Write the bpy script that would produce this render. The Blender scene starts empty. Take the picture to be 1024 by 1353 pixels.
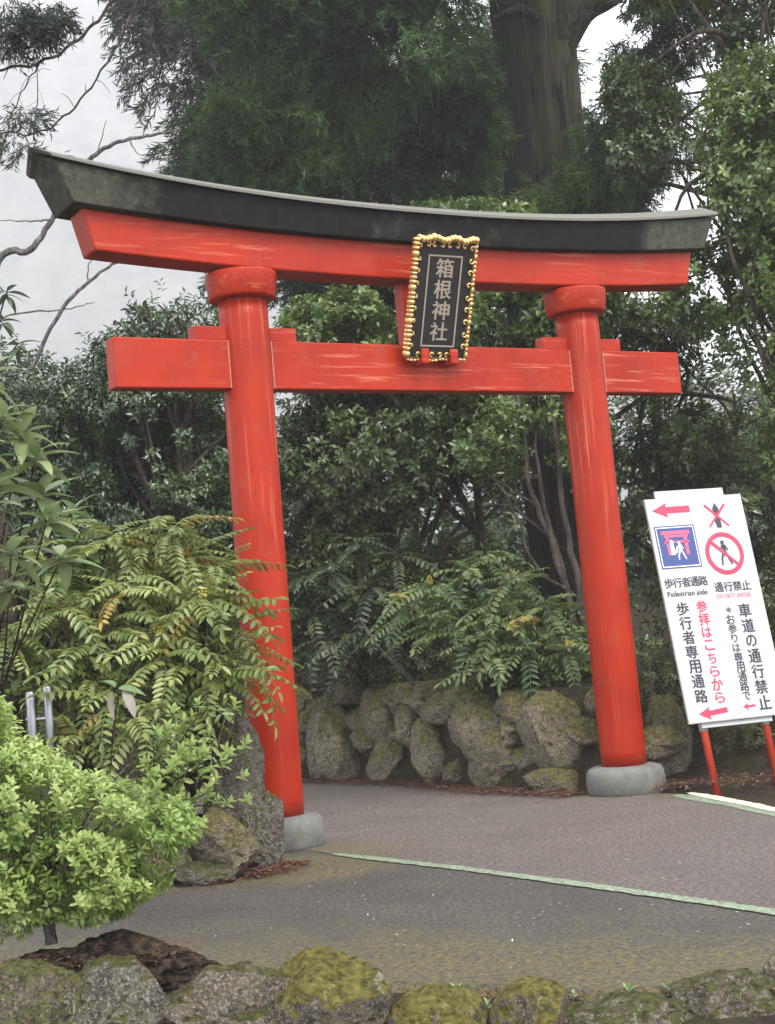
import bpy, math, random
import numpy as np
from mathutils import Vector, Matrix, noise

R = math.radians
S = bpy.context.scene
COL = S.collection
rng = np.random.default_rng(7)
random.seed(7)

# ------------------------------------------------------------------ camera
PITCH, ROLL, EYE = 0.0845, 0.0866, 1.2103
cam_d = bpy.data.cameras.new('camera')
cam = bpy.data.objects.new('camera', cam_d); COL.objects.link(cam)
F = Vector((0, math.cos(PITCH), math.sin(PITCH))); U0 = Vector((0, -math.sin(PITCH), math.cos(PITCH))); R0 = Vector((1, 0, 0))
ex = R0*math.cos(ROLL) - U0*math.sin(ROLL); ey = R0*math.sin(ROLL) + U0*math.cos(ROLL)
m = Matrix((ex, ey, -F)).transposed().to_4x4(); m.translation = (0, 0, EYE)
cam.matrix_world = m
cam_d.sensor_fit = 'VERTICAL'; cam_d.sensor_height = 24.0; cam_d.lens = 2035*24/1353
cam_d.clip_start = .05; cam_d.clip_end = 2000
S.camera = cam

# ------------------------------------------------------------------ sky, sun, exposure (overcast, misty)
W = bpy.data.worlds.new('World'); S.world = W; W.use_nodes = True
nt = W.node_tree; nt.nodes.clear()
sky = nt.nodes.new('ShaderNodeTexSky'); sky.sky_type = 'NISHITA'; sky.sun_disc = False
SUN_EL, SUN_AZ = R(52), R(150)          # azimuth clockwise from +Y
sky.sun_elevation = SUN_EL; sky.sun_rotation = SUN_AZ; sky.dust_density = 4; sky.air_density = 1.2
mix = nt.nodes.new('ShaderNodeMixRGB'); mix.inputs[0].default_value = .9
mix.inputs[2].default_value = (9.9, 10.3, 11.1, 1)      # the even white of the overcast
bg = nt.nodes.new('ShaderNodeBackground'); bg.inputs[1].default_value = .12
wo = nt.nodes.new('ShaderNodeOutputWorld')
nt.links.new(sky.outputs[0], mix.inputs[1]); nt.links.new(mix.outputs[0], bg.inputs[0]); nt.links.new(bg.outputs[0], wo.inputs[0])
sd = bpy.data.lights.new('sun', 'SUN'); sd.energy = 2.0; sd.angle = R(30); sd.color = (1, .95, .86)
so = bpy.data.objects.new('sun', sd); COL.objects.link(so)
sv = Vector((math.sin(SUN_AZ)*math.cos(SUN_EL), math.cos(SUN_AZ)*math.cos(SUN_EL), math.sin(SUN_EL)))
so.rotation_euler = sv.to_track_quat('Z', 'Y').to_euler(); so.location = sv*40
S.view_settings.view_transform = 'Standard'; S.view_settings.look = 'None'
S.view_settings.exposure = 0.85; S.view_settings.gamma = 1; S.view_settings.use_curve_mapping = False
cy = S.cycles
cy.max_bounces = 8; cy.diffuse_bounces = 3; cy.glossy_bounces = 2; cy.transmission_bounces = 2; cy.volume_bounces = 3
cy.transparent_max_bounces = 4; cy.caustics_reflective = False; cy.caustics_refractive = False

# ------------------------------------------------------------------ helpers: objects
def prop(o, label=None, cat=None, group=None, kind=None):
    if label: o['label'] = label
    if cat: o['category'] = cat
    if group: o['group'] = group
    if kind: o['kind'] = kind
    return o
def empty(name, loc=(0, 0, 0), rz=0, **k):
    o = bpy.data.objects.new(name, None); COL.objects.link(o); o.location = loc; o.rotation_euler = (0, 0, rz)
    o.empty_display_size = .1
    return prop(o, **k)
def link(name, me, parent=None, loc=None, rot=None, scale=None, **k):
    o = bpy.data.objects.new(name, me); COL.objects.link(o)
    if parent is not None: o.parent = parent
    if loc is not None: o.location = loc
    if rot is not None: o.rotation_euler = rot
    if scale is not None: o.scale = scale
    return prop(o, **k)
def mesh(name, V, Fc, mat=None, smooth=False, tint=None, attr='tint'):
    me = bpy.data.meshes.new(name)
    if isinstance(V, np.ndarray) and isinstance(Fc, np.ndarray):
        n, k = Fc.shape
        me.vertices.add(len(V)); me.vertices.foreach_set('co', V.astype(np.float32).ravel())
        me.loops.add(n*k); me.loops.foreach_set('vertex_index', Fc.astype(np.int32).ravel())
        me.polygons.add(n); me.polygons.foreach_set('loop_start', np.arange(0, n*k, k, dtype=np.int32))
        me.polygons.foreach_set('loop_total', np.full(n, k, dtype=np.int32))
        me.update(calc_edges=True)
    else:
        me.from_pydata([tuple(map(float, v)) for v in V], [], [tuple(map(int, f)) for f in Fc]); me.update()
    if tint is not None:
        a = me.attributes.new(attr, 'FLOAT', 'POINT'); a.data.foreach_set('value', np.asarray(tint, np.float32))
    if smooth: me.polygons.foreach_set('use_smooth', [True]*len(me.polygons))
    if mat: me.materials.append(mat)
    return me
class MB:
    def __init__(s): s.V = []; s.F = []
    def add(s, V, Fc):
        n = len(s.V); s.V += [tuple(v) for v in V]; s.F += [tuple(i+n for i in f) for f in Fc]; return s
    def box(s, x0, x1, y0, y1, z0, z1):
        return s.add([(x, y, z) for z in (z0, z1) for x, y in ((x0, y0), (x1, y0), (x1, y1), (x0, y1))],
                     [(3, 2, 1, 0), (4, 5, 6, 7), (0, 1, 5, 4), (1, 2, 6, 5), (2, 3, 7, 6), (3, 0, 4, 7)])
    def tube(s, pts, rad, n=8, cap=True):
        pts = [Vector(p) for p in pts]; rad = rad if hasattr(rad, '__len__') else [rad]*len(pts)
        V = []; up = Vector((.13, .31, 1)).normalized()
        for i, p in enumerate(pts):
            t = (pts[min(i+1, len(pts)-1)] - pts[max(i-1, 0)]).normalized()
            a = t.cross(up if abs(t.dot(up)) < .95 else Vector((1, 0, 0))).normalized(); b = t.cross(a)
            for k in range(n):
                c = 2*math.pi*k/n; V.append(p + (a*math.cos(c) + b*math.sin(c))*rad[i])
        Fc = [(i*n+k, i*n+(k+1) % n, (i+1)*n+(k+1) % n, (i+1)*n+k) for i in range(len(pts)-1) for k in range(n)]
        if cap: Fc += [tuple(range(n))[::-1], tuple(range((len(pts)-1)*n, len(pts)*n))]
        return s.add(V, Fc)
    def mesh(s, name, mat, smooth=False): return mesh(name, s.V, s.F, mat, smooth)
def bevel(o, w=.01, seg=2):
    b = o.modifiers.new('bevel', 'BEVEL'); b.width = w; b.segments = seg; b.limit_method = 'ANGLE'; b.angle_limit = R(35)
    return o
def spline(pts, n=6):
    P = [Vector(p) for p in pts]; P = [P[0]*2-P[1]] + P + [P[-1]*2-P[-2]]; out = []
    for i in range(1, len(P)-2):
        for k in range(n):
            t = k/n
            out.append(.5*((2*P[i]) + (P[i+1]-P[i-1])*t + (2*P[i-1]-5*P[i]+4*P[i+1]-P[i+2])*t*t + (3*P[i]-P[i-1]-3*P[i+1]+P[i+2])*t**3))
    return out + [P[-2]]
def vnoise(P, seed=0):
    P = np.asarray(P, float); i = np.floor(P).astype(np.int64); f = P-i; f = f*f*(3-2*f); out = 0
    for dx in (0, 1):
        for dy in (0, 1):
            for dz in (0, 1):
                h = ((i[:, 0]+dx)*374761393 + (i[:, 1]+dy)*668265263 + (i[:, 2]+dz)*2147483647 + seed*1274126177) & 0xffffffff
                h = ((h ^ (h >> 13))*1274126177) & 0xffffffff; h = ((h ^ (h >> 16)) & 0xffff)/65535.
                w = (f[:, 0] if dx else 1-f[:, 0])*(f[:, 1] if dy else 1-f[:, 1])*(f[:, 2] if dz else 1-f[:, 2])
                out = out + h*w
    return out
def unit(v): return v/np.maximum(np.linalg.norm(v, axis=-1, keepdims=True), 1e-9)

# ------------------------------------------------------------------ helpers: materials
class NT:
    def __init__(s, name):
        s.m = bpy.data.materials.new(name); s.m.use_nodes = True; s.t = s.m.node_tree
        s.b = s.t.nodes['Principled BSDF']; s.o = s.t.nodes['Material Output']
    def n(s, ty, **k):
        x = s.t.nodes.new(ty)
        for a, v in k.items(): setattr(x, a, v)
        return x
    def l(s, a, b): s.t.links.new(a, b)
    def coord(s, kind='Object', scale=(1, 1, 1)):
        c = s.n('ShaderNodeTexCoord'); mp = s.n('ShaderNodeMapping'); mp.inputs['Scale'].default_value = scale
        s.l(c.outputs[kind], mp.inputs[0]); return mp.outputs[0]
    def noise(s, vec, scale, detail=4, rough=.6, dist=0):
        x = s.n('ShaderNodeTexNoise'); x.inputs['Scale'].default_value = scale; x.inputs['Detail'].default_value = detail
        x.inputs['Roughness'].default_value = rough; x.inputs['Distortion'].default_value = dist
        s.l(vec, x.inputs['Vector']); return x.outputs[0]
    def ramp(s, fac, stops):
        x = s.n('ShaderNodeValToRGB'); e = x.color_ramp.elements
        while len(e) < len(stops): e.new(.5)
        for q, (p, c) in zip(e, stops):
            q.position = p; q.color = (c, c, c, 1) if isinstance(c, (int, float)) else (*c, 1)
        s.l(fac, x.inputs[0]); return x.outputs[0]
    def mix(s, fac, a, b, mode='MIX'):
        x = s.n('ShaderNodeMixRGB', blend_type=mode)
        for i, v in ((0, fac), (1, a), (2, b)):
            if isinstance(v, (int, float)): x.inputs[i].default_value = v if i == 0 else (v, v, v, 1)
            elif isinstance(v, tuple): x.inputs[i].default_value = (*v, 1)
            else: s.l(v, x.inputs[i])
        return x.outputs[0]
    def math(s, op, a, b=0., clamp=False):
        x = s.n('ShaderNodeMath', operation=op); x.use_clamp = clamp
        for i, v in ((0, a), (1, b)):
            if isinstance(v, (int, float)): x.inputs[i].default_value = v
            else: s.l(v, x.inputs[i])
        return x.outputs[0]
    def attr(s, name):
        x = s.n('ShaderNodeAttribute'); x.attribute_name = name; return x.outputs['Fac']
    def bump(s, h, strength=.3, dist=.01):
        x = s.n('ShaderNodeBump'); x.inputs['Strength'].default_value = strength; x.inputs['Distance'].default_value = dist
        s.l(h, x.inputs['Height']); s.l(x.outputs[0], s.b.inputs['Normal']); return x
    def set(s, color=None, rough=None, metal=None, spec=None, coat=None):
        for k, v in (('Base Color', color), ('Roughness', rough), ('Metallic', metal), ('Specular IOR Level', spec), ('Coat Weight', coat)):
            if v is None: continue
            if isinstance(v, tuple): s.b.inputs[k].default_value = (*v, 1)
            elif isinstance(v, (int, float)): s.b.inputs[k].default_value = v
            else: s.l(v, s.b.inputs[k])
        return s

def plain(name, c, rough=.6, metal=0., bump=0.):
    M = NT(name).set(c, rough, metal)
    v = M.coord(); n = M.noise(v, 18, 4)
    M.set(color=M.mix(M.math('MULTIPLY', n, .35), c, tuple(x*.7 for x in c)))
    if bump: M.bump(M.noise(v, 60, 3), bump, .002)
    return M.m

def leafmat(name, dark, mid, light, rough=.3, tr=.22, spec=.6):
    M = NT(name); t = M.attr('tint')
    c = M.ramp(t, [(0, dark), (.5, mid), (1, light)])
    ob = M.n('ShaderNodeObjectInfo')
    c = M.mix(M.math('MULTIPLY', ob.outputs['Random'], .22), c, light)
    M.set(color=c, rough=rough, spec=spec)
    T = M.n('ShaderNodeBsdfTranslucent'); M.l(M.mix(.4, c, tuple(min(1, x*1.6) for x in light)), T.inputs[0])
    X = M.n('ShaderNodeMixShader'); X.inputs[0].default_value = tr
    M.l(M.b.outputs[0], X.inputs[1]); M.l(T.outputs[0], X.inputs[2]); M.l(X.outputs[0], M.o.inputs[0])
    return M.m

def rockmat(name, base=(.17, .155, .135), dark=(.055, .05, .045), moss=(.10, .105, .028), amount=.5, lichen=.5):
    M = NT(name); v = M.coord('Object')
    ob = M.n('ShaderNodeObjectInfo')
    big = M.noise(v, 3.2, 6, .65, .6); fine = M.noise(v, 26, 8, .7); gr = M.noise(v, 90, 4, .7)
    c = M.mix(M.ramp(big, [(.3, 0.), (.62, 1.)]), dark, base)
    c = M.mix(M.ramp(fine, [(.40, .95), (.53, 0.)]), c, tuple(x*.22 for x in base))
    c = M.mix(M.ramp(gr, [(.5, 0.), (.64, .75)]), c, tuple(min(.7, x*2.1) for x in base))
    c = M.mix(M.math('MULTIPLY', ob.outputs['Random'], .35), c, (.12, .09, .07))
    g = M.n('ShaderNodeNewGeometry'); sx = M.n('ShaderNodeSeparateXYZ'); M.l(g.outputs['Normal'], sx.inputs[0])
    mm = M.math('ADD', M.math('MULTIPLY', sx.outputs[2], .45), M.math('MULTIPLY', M.noise(v, 5, 7, .7, .5), 1.3))
    mk = M.ramp(mm, [(max(.02, 1.22-amount*.75), 0.), (min(1., 1.36-amount*.75), 1.)]) if amount > 0 else None
    if mk is not None:
        mc = M.ramp(M.noise(v, 34, 5, .75), [(.36, tuple(x*.25 for x in moss)), (.56, moss), (.7, tuple(x*1.7 for x in moss))])
        c = M.mix(mk, c, mc)
    li = M.ramp(M.noise(v, 9, 5, .75, 1.2), [(.60, 0.), (.66, lichen)])
    c = M.mix(li, c, (.42, .42, .37))
    M.set(color=c, rough=.9, spec=.25)
    M.bump(M.mix(.45, fine, gr), 1., .06)
    return M.m

def paint(name, axis_scale, c=(.365, .016, .002)):
    """vermilion paint, worn pale in streaks along the grain"""
    M = NT(name); v = M.coord('Object'); vs = M.coord('Object', axis_scale)
    st = M.noise(vs, 1.0, 6, .65, .3); area = M.noise(v, .9, 3, .5)
    worn = M.math('MULTIPLY', M.ramp(st, [(.545, 0.), (.64, 1.)]), M.ramp(area, [(.44, .05), (.62, .7)]))
    big = M.noise(v, 2.1, 5, .6)
    col = M.ramp(big, [(.3, tuple(x*.8 for x in c)), (.65, (c[0]*1.12, c[1]*1.5, c[2]*1.3))])
    col = M.mix(worn, col, (.62, .20, .11))
    grime = M.ramp(M.noise(v, 7, 7, .7, .8), [(.56, 0.), (.70, .6)])
    col = M.mix(grime, col, (.28, .07, .035))
    ck = M.noise(M.coord('Object', tuple(x*.45 for x in axis_scale)), 1.0, 3, .5, .2)
    crack = M.math('MULTIPLY', M.ramp(ck, [(.496, 0.), (.5, 1.), (.504, 0.)]), M.ramp(M.noise(v, 1.6, 3), [(.45, 0.), (.6, .55)]))
    col = M.mix(crack, col, (.10, .012, .006))
    chip = M.ramp(M.noise(v, 30, 6, .8, .4), [(.66, 0.), (.69, .7)]); col = M.mix(chip, col, (.45, .16, .10))
    M.set(color=col, rough=M.math('ADD', M.math('MULTIPLY', big, .22), .33), spec=.25)
    M.bump(M.mix(.5, M.mix(.5, st, M.math('SUBTRACT', 1., crack)), M.noise(v, 50, 5)), .25, .006)
    return M.m

RED_X = paint('vermilion_beam', (1.6, 30, 30)); RED_Z = paint('vermilion_pillar', (26, 26, .9))
# black lintel with grey lichen towards its ends
M = NT('black_lintel'); v = M.coord()
sp = M.n('ShaderNodeSeparateXYZ'); M.l(v, sp.inputs[0]); ax = M.math('ABSOLUTE', M.math('SUBTRACT', sp.outputs[0], 1.25))
reach = M.math('ADD', M.ramp(M.math('DIVIDE', ax, 3.), [(.5, 0.), (.82, .24)]), M.math('MULTIPLY', M.noise(v, 1.7, 3, .5), .62))
lm = M.ramp(M.math('ADD', reach, M.math('MULTIPLY', M.noise(v, 9, 6, .7), .3)), [(.50, 0.), (.62, .8)])
lc = M.ramp(M.noise(v, 22, 6, .7), [(.3, (.035, .038, .026)), (.6, (.085, .09, .065)), (.8, (.2, .2, .16))])
M.set(color=M.mix(lm, M.ramp(M.noise(v, 14, 5), [(.3, (.006, .006, .006)), (.8, (.018, .017, .016))]), lc), rough=.8, spec=.1)
M.bump(M.noise(v, 40, 6, .7), .25, .006); BLACK = M.m
CAP = plain('lintel_cap_metal', (.15, .145, .12), .6, 0, .2)
M = NT('worn_concrete'); v = M.coord()
c = M.ramp(M.noise(v, 6, 7, .7), [(.3, (.09, .09, .082)), (.65, (.19, .185, .172))])
c = M.mix(M.ramp(M.noise(v, 12, 5, .7, 1), [(.55, 0.), (.7, .6)]), c, (.10, .11, .05))
M.set(color=c, rough=.85); M.bump(M.noise(v, 60, 6, .7), .5, .008); STONE = M.m
GOLD = NT('gilt').set((.90, .62, .24), .38, .7).m
DULLGOLD = NT('dull_gilt').set((.42, .36, .28), .5, .2).m
LACQUER = NT('black_lacquer').set((.018, .015, .016), .45).m
WHITE = plain('white_board', (.52, .53, .53), .45)
WHITE2 = plain('white_sheet', (.52, .525, .54), .4)
INK = NT('black_print').set((.025, .025, .04), .5).m
PINK = NT('red_print').set((.58, .03, .09), .5).m
BLUE = NT('blue_print').set((.035, .06, .21), .5).m
PWHITE = NT('white_print').set((.8, .8, .82), .5).m
POSTRED = paint('post_red', (20, 20, 2), (.52, .05, .025))
STEEL = NT('stainless_steel').set((.34, .34, .35), .3, 1.).m

def bark(name, a, b, sc=(14, 14, 1.6), moss=0.):
    M = NT(name); v = M.coord('Object', sc); v1 = M.coord()
    n = M.noise(v, 1, 7, .7, .8)
    c = M.ramp(n, [(.42, a), (.56, b), (.66, tuple(x*1.5 for x in b))])
    if moss: c = M.mix(M.ramp(M.noise(v1, 3, 5, .6), [(.42, 0.), (.6, moss)]), c, (.07, .085, .03))
    M.set(color=c, rough=.9, spec=.2); M.bump(n, 1., .2); return M.m
BARK = bark('cedar_bark', (.012, .010, .008), (.085, .074, .056), (11, 11, 1.3), .6)
BARK2 = bark('shrub_bark', (.05, .04, .032), (.17, .13, .10), (20, 20, 4), .2)
BARK3 = bark('pale_bark', (.13, .12, .11), (.30, .28, .26), (20, 20, 4))
TWIG = bark('brown_twig', (.06, .045, .028), (.17, .13, .075), (20, 20, 20))

# ground materials
def asphalt(name, lo, hi, moss_attr=True):
    M = NT(name); v = M.coord()
    gr = M.noise(v, 48, 8, .95); md = M.noise(v, 2.2, 6, .6); pt = M.noise(v, 30, 6, .8)
    c = M.ramp(gr, [(.42, tuple(x*.25 for x in lo)), (.49, lo), (.54, hi), (.62, tuple(x*1.7 for x in hi))])
    c = M.mix(M.ramp(md, [(.35, .35), (.65, 0.)]), c, tuple(x*.55 for x in lo))
    mo = M.math('ADD', M.attr('moss'), M.math('MULTIPLY', M.noise(v, 3.2, 8, .75, .8), .95))
    mk = M.math('MULTIPLY', M.ramp(mo, [(.60, 0.), (.88, 1.)]), M.ramp(pt, [(.46, .0), (.53, 1.)]))
    mc = M.ramp(M.noise(v, 55, 4, .7), [(.35, (.06, .05, .018)), (.6, (.23, .20, .075))])
    c = M.mix(mk, c, mc)
    M.set(color=c, rough=M.math('ADD', M.math('MULTIPLY', md, .3), .55), spec=.35)
    M.bump(gr, .9, .012); return M.m
ROAD = asphalt('road_asphalt', (.068, .060, .054), (.145, .13, .115))
PATH = asphalt('path_asphalt', (.125, .104, .092), (.235, .20, .178))
M = NT('green_paint'); v = M.coord()
wear = M.ramp(M.noise(v, 45, 6, .75, .4), [(.44, 1.), (.54, .1)])
c = M.ramp(M.noise(v, 9, 5), [(.3, (.19, .29, .16)), (.7, (.33, .41, .28))])
M.set(color=M.mix(wear, c, (.13, .14, .11)), rough=.7); M.bump(M.noise(v, 150, 4), .5, .006); GREENP = M.m
M = NT('cream_paint'); v = M.coord()
wear = M.ramp(M.noise(v, 45, 6, .75, .4), [(.34, 1.), (.46, 0.)])
M.set(color=M.mix(wear, (.62, .56, .44), (.2, .18, .15)), rough=.7); M.bump(M.noise(v, 150, 4), .5, .006); CREAM = M.m
M = NT('forest_soil'); v = M.coord()
c = M.ramp(M.noise(v, 20, 7, .75), [(.3, (.018, .013, .010)), (.55, (.06, .042, .03)), (.75, (.12, .08, .055))])
mk = M.ramp(M.noise(v, 3.1, 6, .7), [(.50, 0.), (.62, .8)])
c = M.mix(mk, c, M.ramp(M.noise(v, 60, 4), [(.3, (.04, .045, .015)), (.7, (.12, .125, .04))]))
M.set(color=c, rough=.95, spec=.2); M.bump(M.noise(v, 45, 6, .75), 1., .04); SOIL = M.m

# ------------------------------------------------------------------ the ground
def lerp_line(x, P): return np.interp(x, [p[0] for p in P], [p[1] for p in P])
WALLB = [(-9, 21), (-3, 16.9), (-1.01, 14.68), (-.02, 13.35), (.56, 12.16), (1.18, 11.32), (1.79, 11.0), (2.6, 10.9), (4, 9.0), (9, 4)]
FRONT = [(-9, 9.0), (-3, 6.6), (-.9, 5.78), (-.1, 5.58), (.53, 5.27), (1.05, 5.06), (3, 4.4), (9, 2.5)]
LEFTB = [(-9, 9.2), (-1.5, 8.62), (-1.05, 8.42), (-.72, 8.75), (-.62, 9.3), (-.9, 10.3), (-1.4, 12.), (-2.2, 13.6)]
def tz(x, y):
    z = np.full_like(x, -.03)
    d = (y-lerp_line(x, WALLB))*.78
    rise = np.where(x > 1.75, .42, .74)
    k = np.clip((d-.12)/np.where(x > 1.75, .9, .25), 0, 1)
    z = z + np.where(d > .12, rise*k*k*(3-2*k) + .11*np.clip(d, 0, 14), 0)
    # planting bed on the left of the gate
    xe = np.interp(y, [8.4, 8.8, 9.3, 10.3, 12, 13.6, 16], [-1.2, -1.0, -1.02, -1.25, -1.7, -2.4, -4])
    dd = np.minimum(xe-x, (y-(8.75+.02*np.abs(x)))*1.0); dd = np.minimum(dd, 14.0-y-.4*(x+3))
    k = np.clip(dd/.35, 0, 1); z = z + .36*k*k*(3-2*k)
    # near planting strip: earth heaped on the left
    z = z + .16*np.exp(-((x+1.15)/.38)**2-((y-5.3)/.3)**2)
    return z
gx = np.unique(np.concatenate([np.linspace(-620, -9, 20), np.linspace(-9, -3.5, 40), np.linspace(-3.5, 4, 170), np.linspace(4, 9, 36), np.linspace(9, 620, 20)]))
gy = np.unique(np.concatenate([np.linspace(-12, 4, 18), np.linspace(4, 16, 250), np.linspace(16, 30, 50), np.linspace(30, 640, 24)]))
def sheet(name, X, Y, Z, mat, attr=None, an='moss'):
    ny, nx = X.shape; idx = np.arange(nx*ny).reshape(ny, nx)
    Fc = np.stack([idx[:-1, :-1], idx[:-1, 1:], idx[1:, 1:], idx[1:, :-1]], -1).reshape(-1, 4)
    return mesh(name, np.stack([X, Y, Z], -1).reshape(-1, 3), Fc, mat, True, None if attr is None else attr.ravel(), an)
X, Y = np.meshgrid(gx, gy)
Z = tz(X, Y); Pn = np.stack([X.ravel(), Y.ravel(), 0*X.ravel()], 1)
bumpy = (vnoise(Pn*3, 3)-.5)*.05 + (vnoise(Pn*11, 4)-.5)*.02
inroad = (Y > lerp_line(X, FRONT)+.1) & (Z < 0)
Z = Z + np.where(inroad, -.02, np.clip(bumpy.reshape(X.shape), -.04, .04)-.015)
link('ground', sheet('ground', X, Y, Z, SOIL), kind='structure')
# road
rx = np.unique(np.concatenate([np.linspace(-60, -9, 12), np.linspace(-9, -2.5, 30), np.linspace(-2.5, 3, 190), np.linspace(3, 9, 30), np.linspace(9, 60, 12)]))
ft = lerp_line(rx, FRONT) + (vnoise(np.stack([rx*5, 0*rx, 0*rx], 1), 9)-.5)*.10 + (vnoise(np.stack([rx*22, 0*rx, 0*rx], 1), 10)-.5)*.03
PF = [(-9, 9.6), (-1.3, 9.2), (-.9, 9.45), (-.5, 9.25), (.54, 7.72), (1.41, 6.3), (3, 3.85), (9, 2)]
bk = np.maximum(np.where(rx < -1.0, 9.0, lerp_line(rx, PF)+.6), ft+.2)
v_ = np.linspace(0, 1, 100)[:, None]
X = np.repeat(rx[None], 100, 0); Y = ft[None]*(1-v_) + bk[None]*v_
edge = np.exp(-((Y-ft[None])/.9)**2)*.47
leftm = np.exp(-(np.maximum(0, np.hypot((X+.75)/.75, (Y-8.75)/.55)-.35)/.5)**2)*.62
leftm = np.maximum(leftm, np.exp(-((Y-8.5)/.22)**2)*.45*(X < -.8))
moss = np.maximum(edge, leftm) + .08
Zr = np.full_like(X, .0); Zr[0] = -.05
link('asphalt_road', sheet('asphalt_road', X, Y, Zr, ROAD, moss), kind='structure')
# path through the gate
px_ = np.linspace(-2.4, 6, 170)
pf = np.interp(px_, [-2.4, -1.3, -.95, -.75, -.5, .54, 1.41, 3, 6], [13.6, 11.6, 10.3, 9.6, 9.25, 7.72, 6.3, 3.85, 1.5])
pb = np.interp(px_, [-2.4, -1.01, -.02, .56, 1.18, 1.6, 1.87, 2.17, 3, 6], [16.4, 14.75, 13.45, 12.3, 11.45, 11.15, 10.72, 9.43, 6.2, 2.2])
v_ = np.linspace(0, 1, 90)[:, None]
X = np.repeat(px_[None], 90, 0); Y = pf[None]*(1-v_) + pb[None]*v_
moss = np.exp(-((Y-pb[None])/.35)**2)*.55 + .02 + np.exp(-(np.hypot(X+.6, Y-9.3)/.5)**2)*.5
link('path', sheet('path', X, Y, np.full_like(X, .0025), PATH, moss), kind='structure')
def strip(name, pts, w, z, mat):
    P = np.array([[p.x, p.y] for p in spline([(a, b, 0) for a, b in pts], 24)])
    t = np.gradient(P, axis=0); nn = unit(np.stack([-t[:, 1], t[:, 0]], 1))
    k = np.arange(len(P)); e1 = (vnoise(np.stack([k*.9, 0*k, 0*k], 1), 1)-.5)*.02; e2 = (vnoise(np.stack([k*.9, 0*k, 0*k], 1), 2)-.5)*.02
    ww = np.interp(k, [0, 6, len(k)-1], [.3, 1, 1])*w
    V = np.concatenate([P+nn*(ww/2+e1)[:, None], P-nn*(ww/2+e2)[:, None]]); V = np.c_[V, np.full(len(V), z)]; n = len(P)
    return mesh(name, V, np.array([(i+n, i+n+1, i+1, i) for i in range(n-1)]), mat)
link('road_marking', strip('road_marking', [(-.50, 9.22), (.0, 8.52), (.54, 7.72), (1.0, 6.98), (1.41, 6.30), (2.2, 5.0)], .085, .006, GREENP), kind='structure')
link('road_marking', strip('road_marking_b', [(1.80, 10.72), (2.02, 9.95), (2.13, 9.4), (2.5, 7.8), (3.0, 6.0)], .15, .006, GREENP), kind='structure')
link('road_marking', strip('road_marking_c', [(1.90, 10.74), (2.08, 9.95), (2.19, 9.4), (2.56, 7.8), (3.06, 6.0)], .10, .0095, CREAM), kind='structure')
# wooded hill beyond, raised over the sky, with mist paleness in its colour
hx = np.linspace(-600, 520, 160); hy = np.linspace(330, 620, 50); X, Y = np.meshgrid(hx, hy)
top = np.interp(hx, [-600, -230, -130, -60, 0, 160, 520], [330, 330, 330, 300, 210, 50, 30])[None]*np.sin(np.clip((Y-330)/290, 0, 1)*math.pi/2)
Pn = np.stack([X.ravel()/14, Y.ravel()/14, 0*X.ravel()], 1)
Z = top + (vnoise(Pn, 21).reshape(X.shape)-.5)*14 + (vnoise(Pn*4, 22).reshape(X.shape)-.5)*6 - 4
M = NT('mist_pale_hill_woods'); v = M.coord(); M.set(color=M.ramp(M.noise(v, .12, 8, .75), [(.35, (.13, .135, .13)), (.65, (.24, .235, .22))]), rough=.95); HILLM = M.m
link('hill', sheet('hill', X, Y, Z, HILLM), kind='structure')

# ------------------------------------------------------------------ rocks
import bmesh
_ico = {}
def ico(n):
    if n not in _ico:
        bm = bmesh.new(); bmesh.ops.create_icosphere(bm, subdivisions=n, radius=1)
        _ico[n] = (np.array([v.co[:] for v in bm.verts]), np.array([[v.index for v in f.verts] for f in bm.faces])); bm.free()
    return _ico[n]
def rock_mesh(name, w, d, h, seed, mat, sub=4, planes=12, rough=.06, flat=0):
    V, Fc = ico(sub); V = V.copy(); r = np.random.default_rng(seed)
    rad = np.ones(len(V))
    for k in range(planes):
        n = unit(r.normal(size=3)); 
        if flat and k == 0: n = np.array([0, 0, 1.])
        o = r.uniform(.62, .86); dt = V@n
        rad = np.where(dt > .05, np.minimum(rad, o/np.maximum(dt, .05)), rad)
    P = V*rad[:, None]
    for fr, am in ((2.2, rough*1.6), (5, rough*1.2), (11, rough*.7), (24, rough*.4), (50, rough*.2)):
        nz = vnoise(V*fr+seed*7.3, seed); P = P + V*(((nz-.5)*1.2+(.5-np.abs(nz*2-1))*.8)*am)[:, None]
    lo, hi = P.min(0), P.max(0); P = (P-(lo+hi)/2)/(hi-lo)
    return mesh(name, P*np.array([w, d, h]), Fc, mat, True)
ROCK_A = rockmat('wall_stone', base=(.38, .32, .23), dark=(.13, .10, .07), amount=.68, lichen=.2, moss=(.22, .20, .075))
ROCK_B = rockmat('grey_rock', base=(.24, .215, .175), amount=.45, lichen=.4)
ROCK_C = rockmat('mossy_rock', base=(.24, .21, .17), amount=.70, moss=(.19, .17, .04), lichen=.6)
ROCK_D = rockmat('pale_rock', base=(.29, .255, .20), dark=(.10, .08, .06), amount=.46, lichen=.7)

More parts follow.
